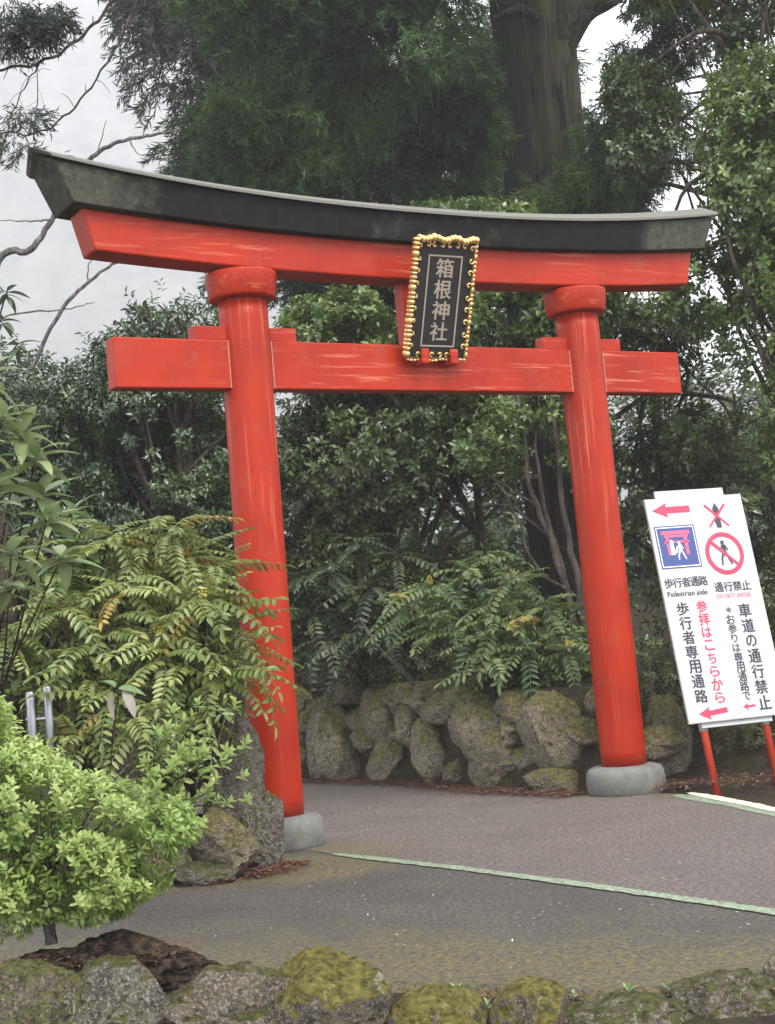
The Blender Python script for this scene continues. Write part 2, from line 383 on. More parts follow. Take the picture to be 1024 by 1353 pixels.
wall = empty('stone_wall', (0, 0, 0), label='low dry wall of mossy rounded stones behind the gate', cat='stone wall')
WS = [(-.665, 14.281, .347, .625, .779), (-.212, 13.8, .585, .453, .487), (.089, 13.36, .726, .249, .242), (.341, 12.9, .639, .392, .284),
      (-.338, 13.915, .333, .253, .301), (-.164, 13.64, .161, .402, .382), (.057, 13.34, .472, .216, .406), (.212, 13.032, .242, .365, .564),
      (.605, 12.322, .472, .533, .49), (.392, 12.674, .091, .224, .268), (.691, 12.191, .221, .473, .503), (.856, 12.06, .493, .225, .378),
      (1.143, 11.675, .38, .597, .654), (1.095, 11.55, .06, .443, .218), (1.887, 11.45, .30, .40, .64), (.239, 13.12, .779, .385, .161),
      (-.501, 14.15, .792, .278, .209), (-1.15, 15.0, .35, .55, .75), (-1.65, 15.5, .3, .6, .7), (-2.2, 16.0, .35, .6, .8),
      (1.52, 11.5, .2, .36, .5), (1.5, 11.6, .55, .36, .3)]
for i, (x, y, z, w, h) in enumerate(WS):
    link('stone', rock_mesh('stone', w*1.16, max(.42, w*.95), h*1.14, 50+i, ROCK_A, 5, 15, .045), wall, (x, y+.16, z), (0, 0, -.6))
g_ = random.Random(12)
for k in range(34):
    x = g_.uniform(-1.3, 1.75); y = float(lerp_line(np.array([x]), WALLB)[0])
    link('stone', rock_mesh('stone', g_.uniform(.28, .46), .4, g_.uniform(.22, .36), 200+k, ROCK_A, 4, 13, .05), wall, (x+.10, y+.36, g_.uniform(.05, .72)), (0, 0, -.6))
def rock(loc, dims, seed, mat, label, name='boulder', cat='rock', rz=0, group=None, sub=6, **k):
    return link(name, rock_mesh(name, *dims, seed, mat, sub, **k), None, loc, (0, 0, rz), label=label, cat=cat, group=group)
M = NT('dark_peat'); v = M.coord()
M.set(color=M.ramp(M.noise(v, 24, 8, .8), [(.4, (.012, .009, .006)), (.50, (.055, .038, .026)), (.60, (.17, .12, .085))]), rough=.95, spec=.2); M.bump(M.noise(v, 30, 8, .8), 1., .05); SOILD = M.m
# rocks beside the left pillar
rock((-1.02, 9.0, .40), (.38, .42, .95), 11, ROCK_B, 'tall grey standing rock just left of the left pillar foot', rz=.3, planes=9)
rock((-.86, 8.95, .20), (.24, .42, .46), 12, ROCK_B, 'narrow weathered rock leaning against the left pillar base', rz=-.4)
rock((-1.05, 8.63, .19), (.37, .34, .44), 13, ROCK_A, 'brown mossy block at the foot of the tall standing rock')
rock((-1.16, 8.48, .05), (.37, .22, .14), 14, ROCK_B, 'low flat stone lying at the road edge under the mossy block', name='flat_stone', cat='stone')
rock((-1.38, 8.62, .14), (.30, .3, .28), 15, ROCK_A, 'rounded stone half hidden under the azalea branches', name='stone', cat='stone')
rock((-1.42, 9.2, .34), (.36, .4, .62), 16, ROCK_B, 'dark grey rock behind the azalea sprigs in the bed')
rock((-1.85, 8.9, .25), (.5, .5, .6), 17, ROCK_A, 'shadowed rock in the bed beneath the large mahonia')
# rocks along the near edge of the road
rock((-1.30, 5.0, .12), (.46, .36, .38), 21, rockmat('mossy_grey_rock', base=(.24, .20, .15), amount=.68, moss=(.14, .14, .05), lichen=.7), 'broad grey green lichened rock at the bottom left corner')
rock((-1.00, 5.05, .10), (.34, .34, .36), 22, ROCK_B, 'blocky rock with dark cracks under the small earth mound', flat=1)
rock((-.68, 5.1, .045), (.50, .36, .36), 23, ROCK_D, 'pale grey lichen spotted rock left of the yellow mossy one')
rock((-.335, 5.15, .04), (.43, .36, .38), 24, ROCK_C, 'rounded rock covered in bright yellow green moss', planes=7, rough=.04)
rock((.02, 5.12, -.045), (.40, .38, .27), 25, ROCK_C, 'low mossy rock right of the big yellow mossy one')
rock((.315, 5.10, -.055), (.27, .34, .29), 26, ROCK_C, 'small domed moss covered rock among the weeds', planes=6, rough=.04)
rock((.62, 5.02, -.085), (.52, .42, .26), 27, ROCK_D, 'long low grey stone sunk in the soil among the weeds')
rock((.955, 5.10, -.085), (.36, .42, .32), 28, ROCK_D, 'angular pale grey rock at the right of the road edge')
rock((1.19, 5.2, -.075), (.26, .3, .32), 29, ROCK_D, 'whitish rock cut by the right border at the bottom')
link('earth_mound', rock_mesh('earth_mound', .84, .46, .30, 31, SOILD, 6, 2, .13), None, (-1.06, 5.42, .16), (0, .08, 0),
     label='dark heap of earth round the azalea stem above the near rocks', cat='earth mound')

# ------------------------------------------------------------------ torii gate (local X along the beams, local -Y faces the viewer)
TH, SP, LEAN, H = 0.53664, 2.7667, .01067, 3.4
torii = empty('torii_gate', (-.84363, 9.75138, 0), TH, label='vermilion wooden torii gate with black top lintel over the path', cat='torii gate')
HW = SP/2
def loft(name, secs, mat):
    """secs: list of cross-sections (same point count), each a list of 3-D points"""
    n = len(secs[0]); V = [p for s in secs for p in s]
    Fc = [(i*n+k, (i+1)*n+k, (i+1)*n+(k+1) % n, i*n+(k+1) % n) for i in range(len(secs)-1) for k in range(n)]
    Fc += [tuple(range(n)), tuple(range((len(secs)-1)*n, len(secs)*n))[::-1]]
    me = mesh(name, V, Fc, mat)
    bm = bmesh.new(); bm.from_mesh(me); bmesh.ops.recalc_face_normals(bm, faces=bm.faces); bm.to_mesh(me); bm.free()
    return me
def sag(u): return abs(u/2.5)**2.25
def beam(name, hb, ht, prof, mat, N=44, e0=2.36):
    """prof(u) -> [(t, z, outward)]; outward in 0..1 from bottom half-length hb to top ht"""
    secs = []
    for i in range(N+1):
        k = -1+2*i/N; sec = []
        for t, z, w in prof(k*(hb+ht)/2):
            sec.append((HW + k*(hb+(ht-hb)*w), t, z))
        secs.append(sec)
    return loft(name, secs, mat)
kas = beam('black_lintel', 2.50, 2.64, lambda u: [(-.185, 3.892+.10*sag(u), 0), (.185, 3.892+.10*sag(u), 0), (.195, 4.088+.145*sag(u), .8), (0, 4.165+.155*sag(u), 1), (-.195, 4.088+.145*sag(u), .8)], BLACK)
bevel(link('black_lintel', kas, torii), .006)
cap = beam('lintel_cap', 2.63, 2.70, lambda u: [(-.225, 4.084+.147*sag(u), 0), (0, 4.170+.157*sag(u), .6), (.225, 4.084+.147*sag(u), 0), (.225, 4.106+.147*sag(u), .3), (0, 4.200+.157*sag(u), 1), (-.225, 4.106+.147*sag(u), .3)], CAP)
bevel(link('lintel_cap', cap, torii), .003)
shi = beam('second_lintel', 2.36, 2.43, lambda u: [(-.115, 3.650+.085*sag(u), 0), (.115, 3.650+.085*sag(u), 0), (.115, 3.895+.10*sag(u), 1), (-.115, 3.895+.10*sag(u), 1)], RED_X)
bevel(link('second_lintel', shi, torii), .012)
def pillar_mesh():
    secs = []; N = 28
    for k in range(N+1):
        z = .19+(3.47-.19)*k/N; r = .158*(1+.03*(1-k/N)) ; dx = (z-.2)*math.tan(LEAN)
        secs.append([(dx+r*math.cos(2*math.pi*j/40), r*math.sin(2*math.pi*j/40), z) for j in range(40)])
    me = loft('pillar', secs, RED_Z)
    for p in me.polygons: p.use_smooth = len(p.vertices) == 4
    return me
def lathe(name, prof, mat, n=48, cx=0):
    secs = [[(cx+r*math.cos(2*math.pi*j/n), r*math.sin(2*math.pi*j/n), z) for j in range(n)] for r, z in prof]
    me = loft(name, secs, mat); me.polygons.foreach_set('use_smooth', [True]*len(me.polygons)); return me
pm = pillar_mesh(); dxr = (3.5-.2)*math.tan(LEAN)
rm = lathe('pillar_ring', [(.10, 3.476), (.205, 3.478), (.214, 3.486), (.216, 3.49), (.230, 3.60), (.231, 3.636), (.228, 3.648), (.222, 3.6492), (.10, 3.6495)], RED_X)
fm = lathe('base_stone', [(.05, .0), (.26, -.02), (.277, .02), (.283, .09), (.277, .15), (.258, .182), (.22, .197), (.05, .2)], STONE)
for i, s in enumerate((1, -1)):
    o = link('pillar', pm, torii, (0 if s > 0 else SP, 0, 0), None, (s, 1, 1))
    link('pillar_ring', rm, torii, (dxr if s > 0 else SP-dxr, 0, 0))
    b = link('base_stone', fm, torii, (0 if s > 0 else SP, 0, 0), (0, 0, i*2.), (1, 1, 1))
CAULK = plain('old_filler', (.42, .20, .15), .8)
for cx_ in (.030, SP-.030):
    for sgn in (-1, 1):
        V = []; 
        for k in range(15):
            z = 2.895+k*(3.2-2.895)/14; w = .004+.003*noise.noise((k*.9, cx_*7, sgn)); xx = cx_+sgn*(.153+.0015*noise.noise((k, cx_, 3)))
            V += [(xx-w, -.0685, z), (xx+w, -.0685, z)]
        link('joint_filler', mesh('joint_filler', V, [(2*k, 2*k+1, 2*k+3, 2*k+2) for k in range(14)], CAULK), torii)
nk = MB().box(-.891, SP+.848, -.066, .066, 2.892, 3.206).mesh('tie_beam', RED_X)
bevel(link('tie_beam', nk, torii), .008)
for x0, x1 in ((-.345, -.118), (.185, .378), (SP-.395, SP-.17), (SP+.118, SP+.31)):
    bevel(link('wedge', loft('wedge', [[(x, -.05, 3.2065), (x, .05, 3.2065), (x, .05, z), (x, -.05, z)] for x, z in ((x0, 3.295), (x1, 3.297))], RED_X), torii), .006)
bevel(link('centre_strut', MB().box(HW-.165, HW+.165, -.055, .055, 3.2062, 3.6495).mesh('centre_strut', RED_Z), torii), .006)
for u in (-.115, .115):
    b = MB().box(HW+u-.03, HW+u+.03, -.20, -.067, 3.055, 3.10); b.box(HW+u-.03, HW+u+.03, -.20, -.178, 3.1005, 3.155)
    bevel(link('plaque_bracket', b.mesh('plaque_bracket', RED_X), torii), .004)

# ------------------------------------------------------------------ lettering
_g = {}
def glyph(ch, bold=.0):
    if (ch, bold) not in _g:
        cu = bpy.data.curves.new('g', 'FONT'); cu.body = ch; cu.resolution_u = 3; cu.offset = bold
        o = bpy.data.objects.new('g', cu); COL.objects.link(o)
        dg = bpy.context.evaluated_depsgraph_get(); me = bpy.data.meshes.new_from_object(o.evaluated_get(dg))
        V = np.array([v.co[:] for v in me.vertices]) if len(me.vertices) else np.zeros((0, 3)); Fc = [tuple(p.vertices) for p in me.polygons]
        bpy.data.objects.remove(o); bpy.data.meshes.remove(me); bpy.data.curves.remove(cu)
        _g[(ch, bold)] = (V, Fc)
    return _g[(ch, bold)]
_lay = [0]
def put(mb, ch, cx, cz, w, h, em=True, bold=0.):
    """a glyph centred at (cx, cz) in the local XZ plane facing -Y; em: w,h are of the em square, else of the ink"""
    if bold:
        for k, (a, b) in enumerate(((-1, 0), (1, 0), (0, 1), (0, -1))): put(mb, ch, cx+a*bold*w, cz+b*bold*h*.7, w, h, em); 
        return
    V, Fc = glyph(ch)
    if not len(V): return
    if em: c = np.array([.5, .38]); s = np.array([w, h])/1.0
    else:
        lo, hi = V[:, :2].min(0), V[:, :2].max(0); c = (lo+hi)/2; s = np.array([w, h])/(hi-lo)
    P = (V[:, :2]-c)*s
    _lay[0] = (_lay[0]+1) % 4
    mb.add([(cx+a, -.00025*_lay[0], cz+b) for a, b in P], Fc)

# ------------------------------------------------------------------ plaque hung between the lintel and the beam
plq = empty('shrine_plaque', (0, 0, 0), label='black shrine plaque in a gilt scalloped frame hung tilted at the gate centre', cat='plaque')
plq.matrix_world = Matrix.Translation((-.84363, 9.75138, 0)) @ Matrix.Rotation(TH, 4, 'Z') @ Matrix.Translation((HW, -.125, 3.10)) @ Matrix.Rotation(R(20), 4, 'X')
PW, PH = .235, .80                                        # half width, height; local -Y is the face
bevel(link('panel', MB().box(-PW+.015, PW-.015, -.012, .02, .012, PH-.012).mesh('panel', LACQUER), plq), .003)
b = MB(); bw = .135; b0, b1 = .085, .70
for a in ((-bw, -bw+.010, b0, b1), (bw-.010, bw, b0, b1)): b.box(a[0], a[1], -.018, -.0125, a[2], a[3])
for a in ((-bw+.0102, bw-.0102, b0, b0+.010), (-bw+.0102, bw-.0102, b1-.010, b1)): b.box(a[0], a[1], -.018, -.0125, a[2], a[3])
link('border_line', b.mesh('border_line', DULLGOLD), plq)
def bead(mb, c, a, bb, cc):
    V, Fc = ico(2); mb.add([(c[0]+v[0]*a, c[1]+v[1]*bb, c[2]+v[2]*cc) for v in V], [tuple(f) for f in Fc])
fr = MB()
fr.box(-PW-.004, -PW+.0148, -.022, .03, .0, PH); fr.box(PW-.0148, PW+.004, -.022, .03, .0, PH)
fr.box(-PW+.015, PW-.015, -.022, .03, -.004, .0118); fr.box(-PW+.015, PW-.015, -.022, .03, PH-.0118, PH+.004)
sc = MB()
pat = [1.25, .8, .8, .65, 1.0, .7, .8]
z = .012; i = 0
while z < PH-.01:
    s = pat[i % 7]; hh = .0185*s
    bead(sc, (-PW-.008, -.02, z+hh), .020+.004*s, .038, hh*1.02); bead(sc, (PW+.004, -.012, z+hh), .012+.003*s, .016, hh*1.02)
    z += 2*hh; i += 1
x = -PW; i = 0
while x < PW:
    s = pat[(i+3) % 7]; ww = .0165*s; wave = .010*math.sin(x*40)
    bead(sc, (x+ww, -.022, PH+.006+wave), ww*1.02, .034, .020+.006*s); bead(sc, (x+ww, -.014, -.004+wave*.6), ww*1.02, .016, .010)
    x += 2*ww; i += 1
me = sc.mesh('scalloped_edge', GOLD, True); o = link('frame', fr.mesh('frame', plain('dark_gilt', (.30, .17, .05), .5, .4)), plq); link('scalloped_edge', me, o)
cus = []
def curl(cx, cz, r, a0, flip, tail):
    pts = []; cu = MB(); cus.append(cu)
    for k in range(13):
        a = a0 + flip*k/12*4.6; rr = r*(1-.045*k)
        pts.append((cx+rr*math.cos(a), -.024, cz+rr*math.sin(a)))
    cu.tube(pts, [.0075]+[.0065]*11+[.009], 6)
for k in range(9):
    zz = .09+k*.083; fl = 1 if k % 3 != 1 else -1
    curl(PW-.032, zz, .020, 0, fl, 0); curl(-PW+.024, zz, .014, math.pi, -fl, 0)
for k, xx in enumerate((-.15, -.10, -.04, .02, .08, .14)):
    fl = 1 if k % 2 else -1
    curl(xx, PH-.034, .018, math.pi/2, fl, 0); curl(xx, .034, .018, -math.pi/2, fl, 0)
for cu in cus: link('gilt_scroll', cu.mesh('gilt_scroll', GOLD, True), o)
for k, ch in enumerate('箱根神社'):
    lb = MB(); put(lb, ch, -.0, .615-k*.142, .135, .125, em=False, bold=.02)
    e = link('lettering', lb.mesh('lettering', DULLGOLD), plq, (0, -.0165, 0))
    

# ------------------------------------------------------------------ the leaning white sign
sg = empty('notice_board', (0, 0, 0), label='white Japanese direction board leaning back on two red posts right of the gate', cat='sign')
psi, lb_ = .287, .215
a_ = Vector((math.cos(psi), math.sin(psi), 0)); n_ = Vector((math.sin(psi), -math.cos(psi), 0)); up_ = Vector((0, 0, 1))*math.cos(lb_) - n_*math.sin(lb_)
yv = -(a_.cross(up_)) if (a_.cross(up_)).dot(n_) > 0 else a_.cross(up_)
mw = Matrix((a_, yv, up_)).transposed().to_4x4(); mw.translation = (2.311, 11.2, 1.275); sg.matrix_world = mw
BW, BH = .789, 1.669
bevel(link('board', MB().box(-BW/2, BW/2, .0, .022, -BH/2, BH/2).mesh('board', WHITE), sg), .002)
for x0, x1 in ((-BW/2+.006, .012), (.016, BW/2-.006)):
    link('printed_sheet', MB().box(x0, x1, -.002, -.0003, -BH/2+.006, BH/2-.006).mesh('printed_sheet', WHITE2), sg)
bevel(link('back_board', MB().box(-.29, .27, .0225, .045, -BH/2-.035, BH/2+.065).mesh('back_board', WHITE), sg), .003)
for x in (-.255, .235):
    pb_ = MB().tube([(x, .075, -BH/2-.62), (x, .075, .55)], .027, 16)
    link('post', pb_.mesh('post', POSTRED, True), sg)
    link('post_clamp', MB().tube([(x, .075, -BH/2-.05), (x, .075, -BH/2+.005)], .031, 16).mesh('post_clamp', WHITE, True), sg)
# layout measured on the board: columns (u) and rows (v) as in the printed artwork
UX, UY, VX, VY = 425., -36., 206., 969.; DET = UX*VY-UY*VX
def B(zx, zy):
    X_, Y_ = zx-66, zy-102
    u = (X_*VY-Y_*VX)/DET; v = (UX*Y_-UY*X_)/DET
    return (u-.5)*BW, (.5-v)*BH
SU, SV = BW/426., BH/990.
YT = -.0042
def flat(name, pts, mat, y=YT, parent=None):
    me = mesh(name, [(a, y, b) for a, b in pts], [tuple(range(len(pts)))], mat)
    return link(name, me, parent or sg)
def col(chars, z0, z1, w, h, mat, bold=.0, em=False):
    mb = MB(); n = len(chars)
    for k, ch in enumerate(chars):
        t = k/(n-1) if n > 1 else 0
        cx, cz = B(z0[0]+(z1[0]-z0[0])*t, z0[1]+(z1[1]-z0[1])*t)
        s = .62 if ch in '*' else (.86 if ch in 'こちのりはでら' else 1)
        sx = .8 if ch in 'りち' else 1
        put(mb, ch, cx, cz, w*SU*s*sx, h*SV*s, em=em, bold=bold)
    me = mb.mesh('lettering', mat); link('lettering', me, sg, (0, YT, 0))
col('歩行者専用通路', (238, 583), (320, 955), 50, 56, INK, .025)
col('参拝はこちらから', (320, 573), (400, 962), 46, 52, PINK, .022)
col('*お参りは専用通路で', (437, 588), (514, 957), 36, 41, INK, .02)
col('車道の通行禁止', (508, 590), (592, 985), 51, 59, INK, .025)
col('歩行者通路', (177, 473), (326, 460), 37, 42, INK, .022)
col('通行禁止', (395, 489), (515, 478), 37, 42, INK, .022)
def line(txt, z0, z1, h, mat):
    mb = MB(); x = 0; items = []
    for ch in txt:
        V, Fc = glyph(ch); w = (V[:, 0].max() if len(V) else .25)
        items.append((ch, x, V, Fc)); x += w+.06
    (x0, y0), (x1, y1) = B(*z0), B(*z1); s = (x1-x0)/x
    for ch, xx, V, Fc in items:
        if len(V):
            for q in range(3): mb.add([(x0+(xx+p[0])*s+(q-1)*.0011, -.0002*q, y0+(y1-y0)*xx/x+p[1]*h*SV/.72) for p in V], Fc)
    link('lettering', mb.mesh('lettering', mat), sg, (0, YT, 0))
line('Pedestrian aisle', (174, 533), (347, 519), 24, INK)
line('DO NOT ENTER', (388, 538), (538, 529), 19, NT('pale_pink_print').set((.66, .18, .28), .5).m)
def arrow(zt, zb, th, hd, mat):
    (x0, y0), (x1, y1) = B(*zt), B(*zb); L = x1-x0; hh = hd*SV/2; t = th*SV/2; hl = L*.40
    f = lambda x: y0+(y1-y0)*(x-x0)/L
    flat('arrow', [(x0, f(x0)), (x0+hl, f(x0)-hh), (x0+hl*.92, f(x0)-t), (x1, y1-t), (x1, y1+t), (x0+hl*.92, f(x0)+t), (x0+hl, f(x0)+hh)], mat)
arrow((100, 154), (264, 139), 30, 66, PINK); arrow((311, 1031), (432, 1013), 22, 54, PINK); arrow((500, 1003), (553, 997), 9, 30, PINK)
cx, cz = B(215, 311); w, h = 174*SU/2, 192*SV/2
bs = flat('pedestrian_pictogram', [(cx-w, cz-h), (cx+w, cz-h), (cx+w, cz+h), (cx-w, cz+h)], BLUE, YT)
def rect(x0, x1, z0, z1, y, mat, nm, par): return flat(nm, [(x0, z0), (x1, z0), (x1, z1), (x0, z1)], mat, y, par)
e = .010
for a in ((cx-w+e, cx+w-e, cz+h-e-.007, cz+h-e), (cx-w+e, cx+w-e, cz-h+e, cz-h+e+.007), (cx-w+e, cx-w+e+.006, cz-h+e+.0071, cz+h-e-.0071), (cx+w-e-.006, cx+w-e, cz-h+e+.0071, cz+h-e-.0071)):
    rect(*a, YT-.001, PWHITE, 'border', bs)
PT = NT('torii_print').set((.62, .10, .20), .5).m
tg = MB()
for x0, x1, z0, z1 in ((-.115, .115, .095, .122), (-.095, .095, .073, .090), (-.10, .10, .030, .045), (-.085, -.058, -.06, .0729), (.058, .085, -.06, .0729)):
    n = len(tg.V); tg.V += [(cx+x0, YT-.001, cz+z0), (cx+x1, YT-.001, cz+z0), (cx+x1, YT-.001, cz+z1), (cx+x0, YT-.001, cz+z1)]; tg.F.append((n, n+1, n+2, n+3))
link('torii_symbol', tg.mesh('torii_symbol', PT), bs)
def disc(mb, x, z, r, y, n=20, sx=1, sz=1):
    k = len(mb.V); mb.V += [(x+r*sx*math.cos(2*math.pi*i/n), y, z+r*sz*math.sin(2*math.pi*i/n)) for i in range(n)]; mb.F.append(tuple(range(k, k+n)))
def limb(mb, p, q, w, y):
    p, q = Vector(p), Vector(q); t = (q-p).normalized(); nn = Vector((-t[1], t[0]))*w/2; k = len(mb.V)
    mb.V += [(v[0], y, v[1]) for v in (p-nn, q-nn*.7, q+nn*.7, p+nn)]; mb.F.append((k, k+1, k+2, k+3))
def walker(mb, x, z, s, y):
    L = lambda a, b, w, i: limb(mb, (x+a[0]*s, z+a[1]*s), (x+b[0]*s, z+b[1]*s), w*s, y-.0002*i)
    disc(mb, x-.02*s, z+.88*s, .11*s, y)
    L((0, .76), (.02, .36), .26, 0); L((.0, .40), (-.20, -.02), .15, 1); L((-.20, .0), (-.24, -.40), .11, 2); L((.03, .40), (.20, .0), .15, 3); L((.19, .03), (.34, -.38), .11, 4)
    L((-.04, .74), (-.26, .44), .09, 5); L((.06, .74), (.24, .42), .09, 6)
wk = MB(); walker(wk, cx+.016, cz-.060, .100, YT-.0015)
limb(wk, (cx-.045, cz-.06), (cx-.045, cz+.03), .035, YT-.0015); disc(wk, cx-.045, cz+.035, .014, YT-.0017, sz=1.4); limb(wk, (cx-.02, cz-.045), (cx-.005, cz+.0), .02, YT-.0015)
link('walking_figure', wk.mesh('walking_figure', PWHITE), bs)
cx, cz = B(420, 338); rx_, rz_ = 83*SU, 96*SV
rg = MB(); N = 48
for q in (1, .80): rg.V += [(cx+rx_*q*math.cos(2*math.pi*i/N), YT-.0024, cz+rz_*q*math.sin(2*math.pi*i/N)) for i in range(N)]
rg.F += [(i, (i+1) % N, N+(i+1) % N, N+i) for i in range(N)]
limb(rg, (cx-rx_*.66, cz+rz_*.62), (cx+rx_*.66, cz-rz_*.62), .026, YT-.0026)
ps = link('prohibition_symbol', rg.mesh('prohibition_symbol', PINK), sg)
wk = MB(); walker(wk, cx, cz-.035, .135, YT-.0004); link('walking_figure', wk.mesh('walking_figure', INK), ps)
cx, cz = B(384, 168)
ua = MB(); k = len(ua.V)
ua.V += [(cx+a*.001, YT, cz+b*.001) for a, b in ((0, 100), (26, 52), (26, 5), (12, 0), (24, -45), (24, -95), (-12, -95), (-24, -45), (-12, 0), (-24, 5), (-24, 52))]; ua.F.append(tuple(range(11)))
ka = link('arrow', ua.mesh('arrow', INK), sg)
xm = MB(); limb(xm, (cx-.085, cz+.085), (cx+.085, cz-.085), .018, YT-.0010); limb(xm, (cx+.08, cz+.085), (cx-.075, cz-.085), .018, YT-.0014)
link('cross_mark', xm.mesh('cross_mark', PINK), ka)

# ------------------------------------------------------------------ foliage
def leaf_geo(P, D, N, L, Wd, shape='rhomb', droop=.0):
    """P base, D direction, N normal; returns V, F and the leaf index of each vertex"""
    D = unit(D); Sd = unit(np.cross(D, N)); N = np.cross(Sd, D); n = len(P); L = L[:, None]; Wd = Wd[:, None]
    if shape == 'rhomb':
        V = np.stack([P, P+D*L*.45+Sd*Wd+N*Wd*.35, P+D*L-N*L*droop, P+D*L*.45-Sd*Wd+N*Wd*.35], 1)
        q = np.array([[0, 1, 2], [0, 2, 3]])
    elif shape == 'needle':
        V = np.stack([P-Sd*Wd*.5, P+Sd*Wd*.5, P+D*L-N*L*droop], 1); q = np.array([[0, 1, 2]])
    else:
        V = np.stack([P, P+D*L*.30+Sd*Wd*.85+N*Wd*.3, P+D*L*.68+Sd*Wd*.85+N*Wd*.3-N*L*droop*.4, P+D*L-N*L*droop,
                      P+D*L*.68-Sd*Wd*.85+N*Wd*.3-N*L*droop*.4, P+D*L*.30-Sd*Wd*.85+N*Wd*.3], 1)
        q = np.array([[0, 1, 2, 3], [0, 3, 4, 5]])
    k = V.shape[1]; Fc = (np.arange(n)[:, None, None]*k + q[None]).reshape(-1, q.shape[1])
    return V.reshape(-1, 3), Fc, np.repeat(np.arange(n), k)
def rvec(n): return unit(rng.normal(size=(n, 3)))
def sample_blobs(blobs, n, shell=.5, thr=.0, fr=1.2, seed=0):
    B_ = np.array(blobs, float); vol = B_[:, 3]*B_[:, 4]*B_[:, 5]; pk = rng.choice(len(B_), n*3, p=vol**.8/np.sum(vol**.8))
    d = rvec(n*3); rr = shell+(1-shell)*rng.random(n*3)**.7
    P = B_[pk, :3]+d*B_[pk, 3:6]*rr[:, None]
    keep = vnoise(P*fr, seed)*.65+vnoise(P*fr*2.7, seed+5)*.35 > thr
    P, d = P[keep][:n], d[keep][:n]
    return P, d
def twigs(P, O, k, L, Wd, spread=.10, up=.35, shape='rhomb', droop=.15, rad=.9, bunch=.3):
    """k leaves round each twig tip P growing along O"""
    n = len(P); O = unit(O+np.array([0, 0, up])+rng.normal(size=(n, 3))*.35)
    A = unit(np.cross(O, rvec(n))); Bv = np.cross(O, A)
    j = np.arange(k); ang = (j*2.4)[None]+rng.random((n, 1))*6.28
    pos = P[:, None]-O[:, None]*(spread*(j/k)[None, :, None])
    Rd = A[:, None]*np.cos(ang)[..., None]+Bv[:, None]*np.sin(ang)[..., None]
    D = Rd*rad+O[:, None]*(.55-.5*(j/k))[None, :, None]+rng.normal(size=(n, k, 3))*.18
    Nn = O[:, None]*.7-Rd*.2+np.array([0, 0, .5])+rng.normal(size=(n, k, 3))*.25
    P2 = (pos+Rd*.006).reshape(-1, 3); m_ = n*k
    l = L*rng.uniform(.65, 1.2, m_)
    V, Fc, li = leaf_geo(P2, D.reshape(-1, 3), Nn.reshape(-1, 3), l, l*Wd, shape, droop)
    cl = np.clip((vnoise(P*1.7, 77)-.5)*2.2+.5, 0, 1); tw = np.repeat(.5*cl+.5*rng.random(n), k); t = np.clip(.62*tw+.42*rng.random(m_)-.02, 0, 1)
    return V, Fc, t[li]
def crown_mesh(name, blobs, n, k, L, Wd, mat, shell=.45, thr=.42, fr=1.2, seed=0, up=.35, spread=.12, droop=.15, shape='rhomb', tsh=None):
    P, O = sample_blobs(blobs, n, shell, thr, fr, seed)
    V, Fc, t = twigs(P, O, k, L, Wd, spread, up, shape, droop)
    if tsh is not None: t = np.clip(t*tsh[1]+tsh[0], 0, 1)
    return mesh(name, V, Fc, mat, False, t)
def branches(mb, root, blobs, n, r0=.05, seed=0, wig=.25, r1=.008):
    r = random.Random(seed); root = [Vector(p) for p in root]
    for k in range(n):
        b = r.choice(blobs); q = Vector((r.gauss(0, 1), r.gauss(0, 1), r.gauss(0, 1))).normalized()
        e = Vector(b[:3])+Vector((q.x*b[3], q.y*b[4], q.z*b[5]))*r.uniform(.3, .75)
        i = r.randrange(len(root)//3, len(root)); s = root[i]
        mid = s.lerp(e, .5)+Vector((r.gauss(0, wig), r.gauss(0, wig), r.uniform(-.1, wig)))
        pts = spline([s, mid, e], 6); m_ = len(pts)
        mb.tube(pts, [r0*(1-j/(m_-1))+r1 for j in range(m_)], 6)

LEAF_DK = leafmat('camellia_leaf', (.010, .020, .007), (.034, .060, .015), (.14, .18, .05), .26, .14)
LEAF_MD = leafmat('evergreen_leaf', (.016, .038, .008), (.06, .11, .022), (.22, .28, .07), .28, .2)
LEAF_BL = leafmat('bluish_evergreen_leaf', (.012, .028, .010), (.042, .074, .026), (.16, .20, .085), .24, .12)
CEDAR = leafmat('cedar_needles', (.006, .016, .006), (.026, .058, .018), (.10, .17, .045), .6, .2, .3)
CEDAR_HAZE = leafmat('cedar_needles_haze_tint', (.03, .04, .032), (.055, .07, .05), (.09, .11, .075), .7, .1, .3)  # grey haze put into the needle colour, on near tufts too

def evergreen(name, label, blobs, trunk, n, k, L, Wd, mat, r=.06, nb=10, tm=None, group=None, cat='tree', **kw):
    x, y = trunk[0][0], trunk[0][1]
    root = empty(name, (0, 0, 0), label=label, cat=cat, group=group)
    tb = MB(); sp_ = spline(trunk, 5); m_ = len(sp_); tb.tube(sp_, [r*(1-.6*j/(m_-1)) for j in range(m_)], 10)
    branches(tb, sp_, blobs, nb, r*.4, hash(len(label)) % 97)
    link('trunk', tb.mesh('trunk', tm or BARK2, True), root)
    link('crown', crown_mesh('crown', blobs, n, k, L, Wd, mat, **kw), root, kind='stuff')
    return root
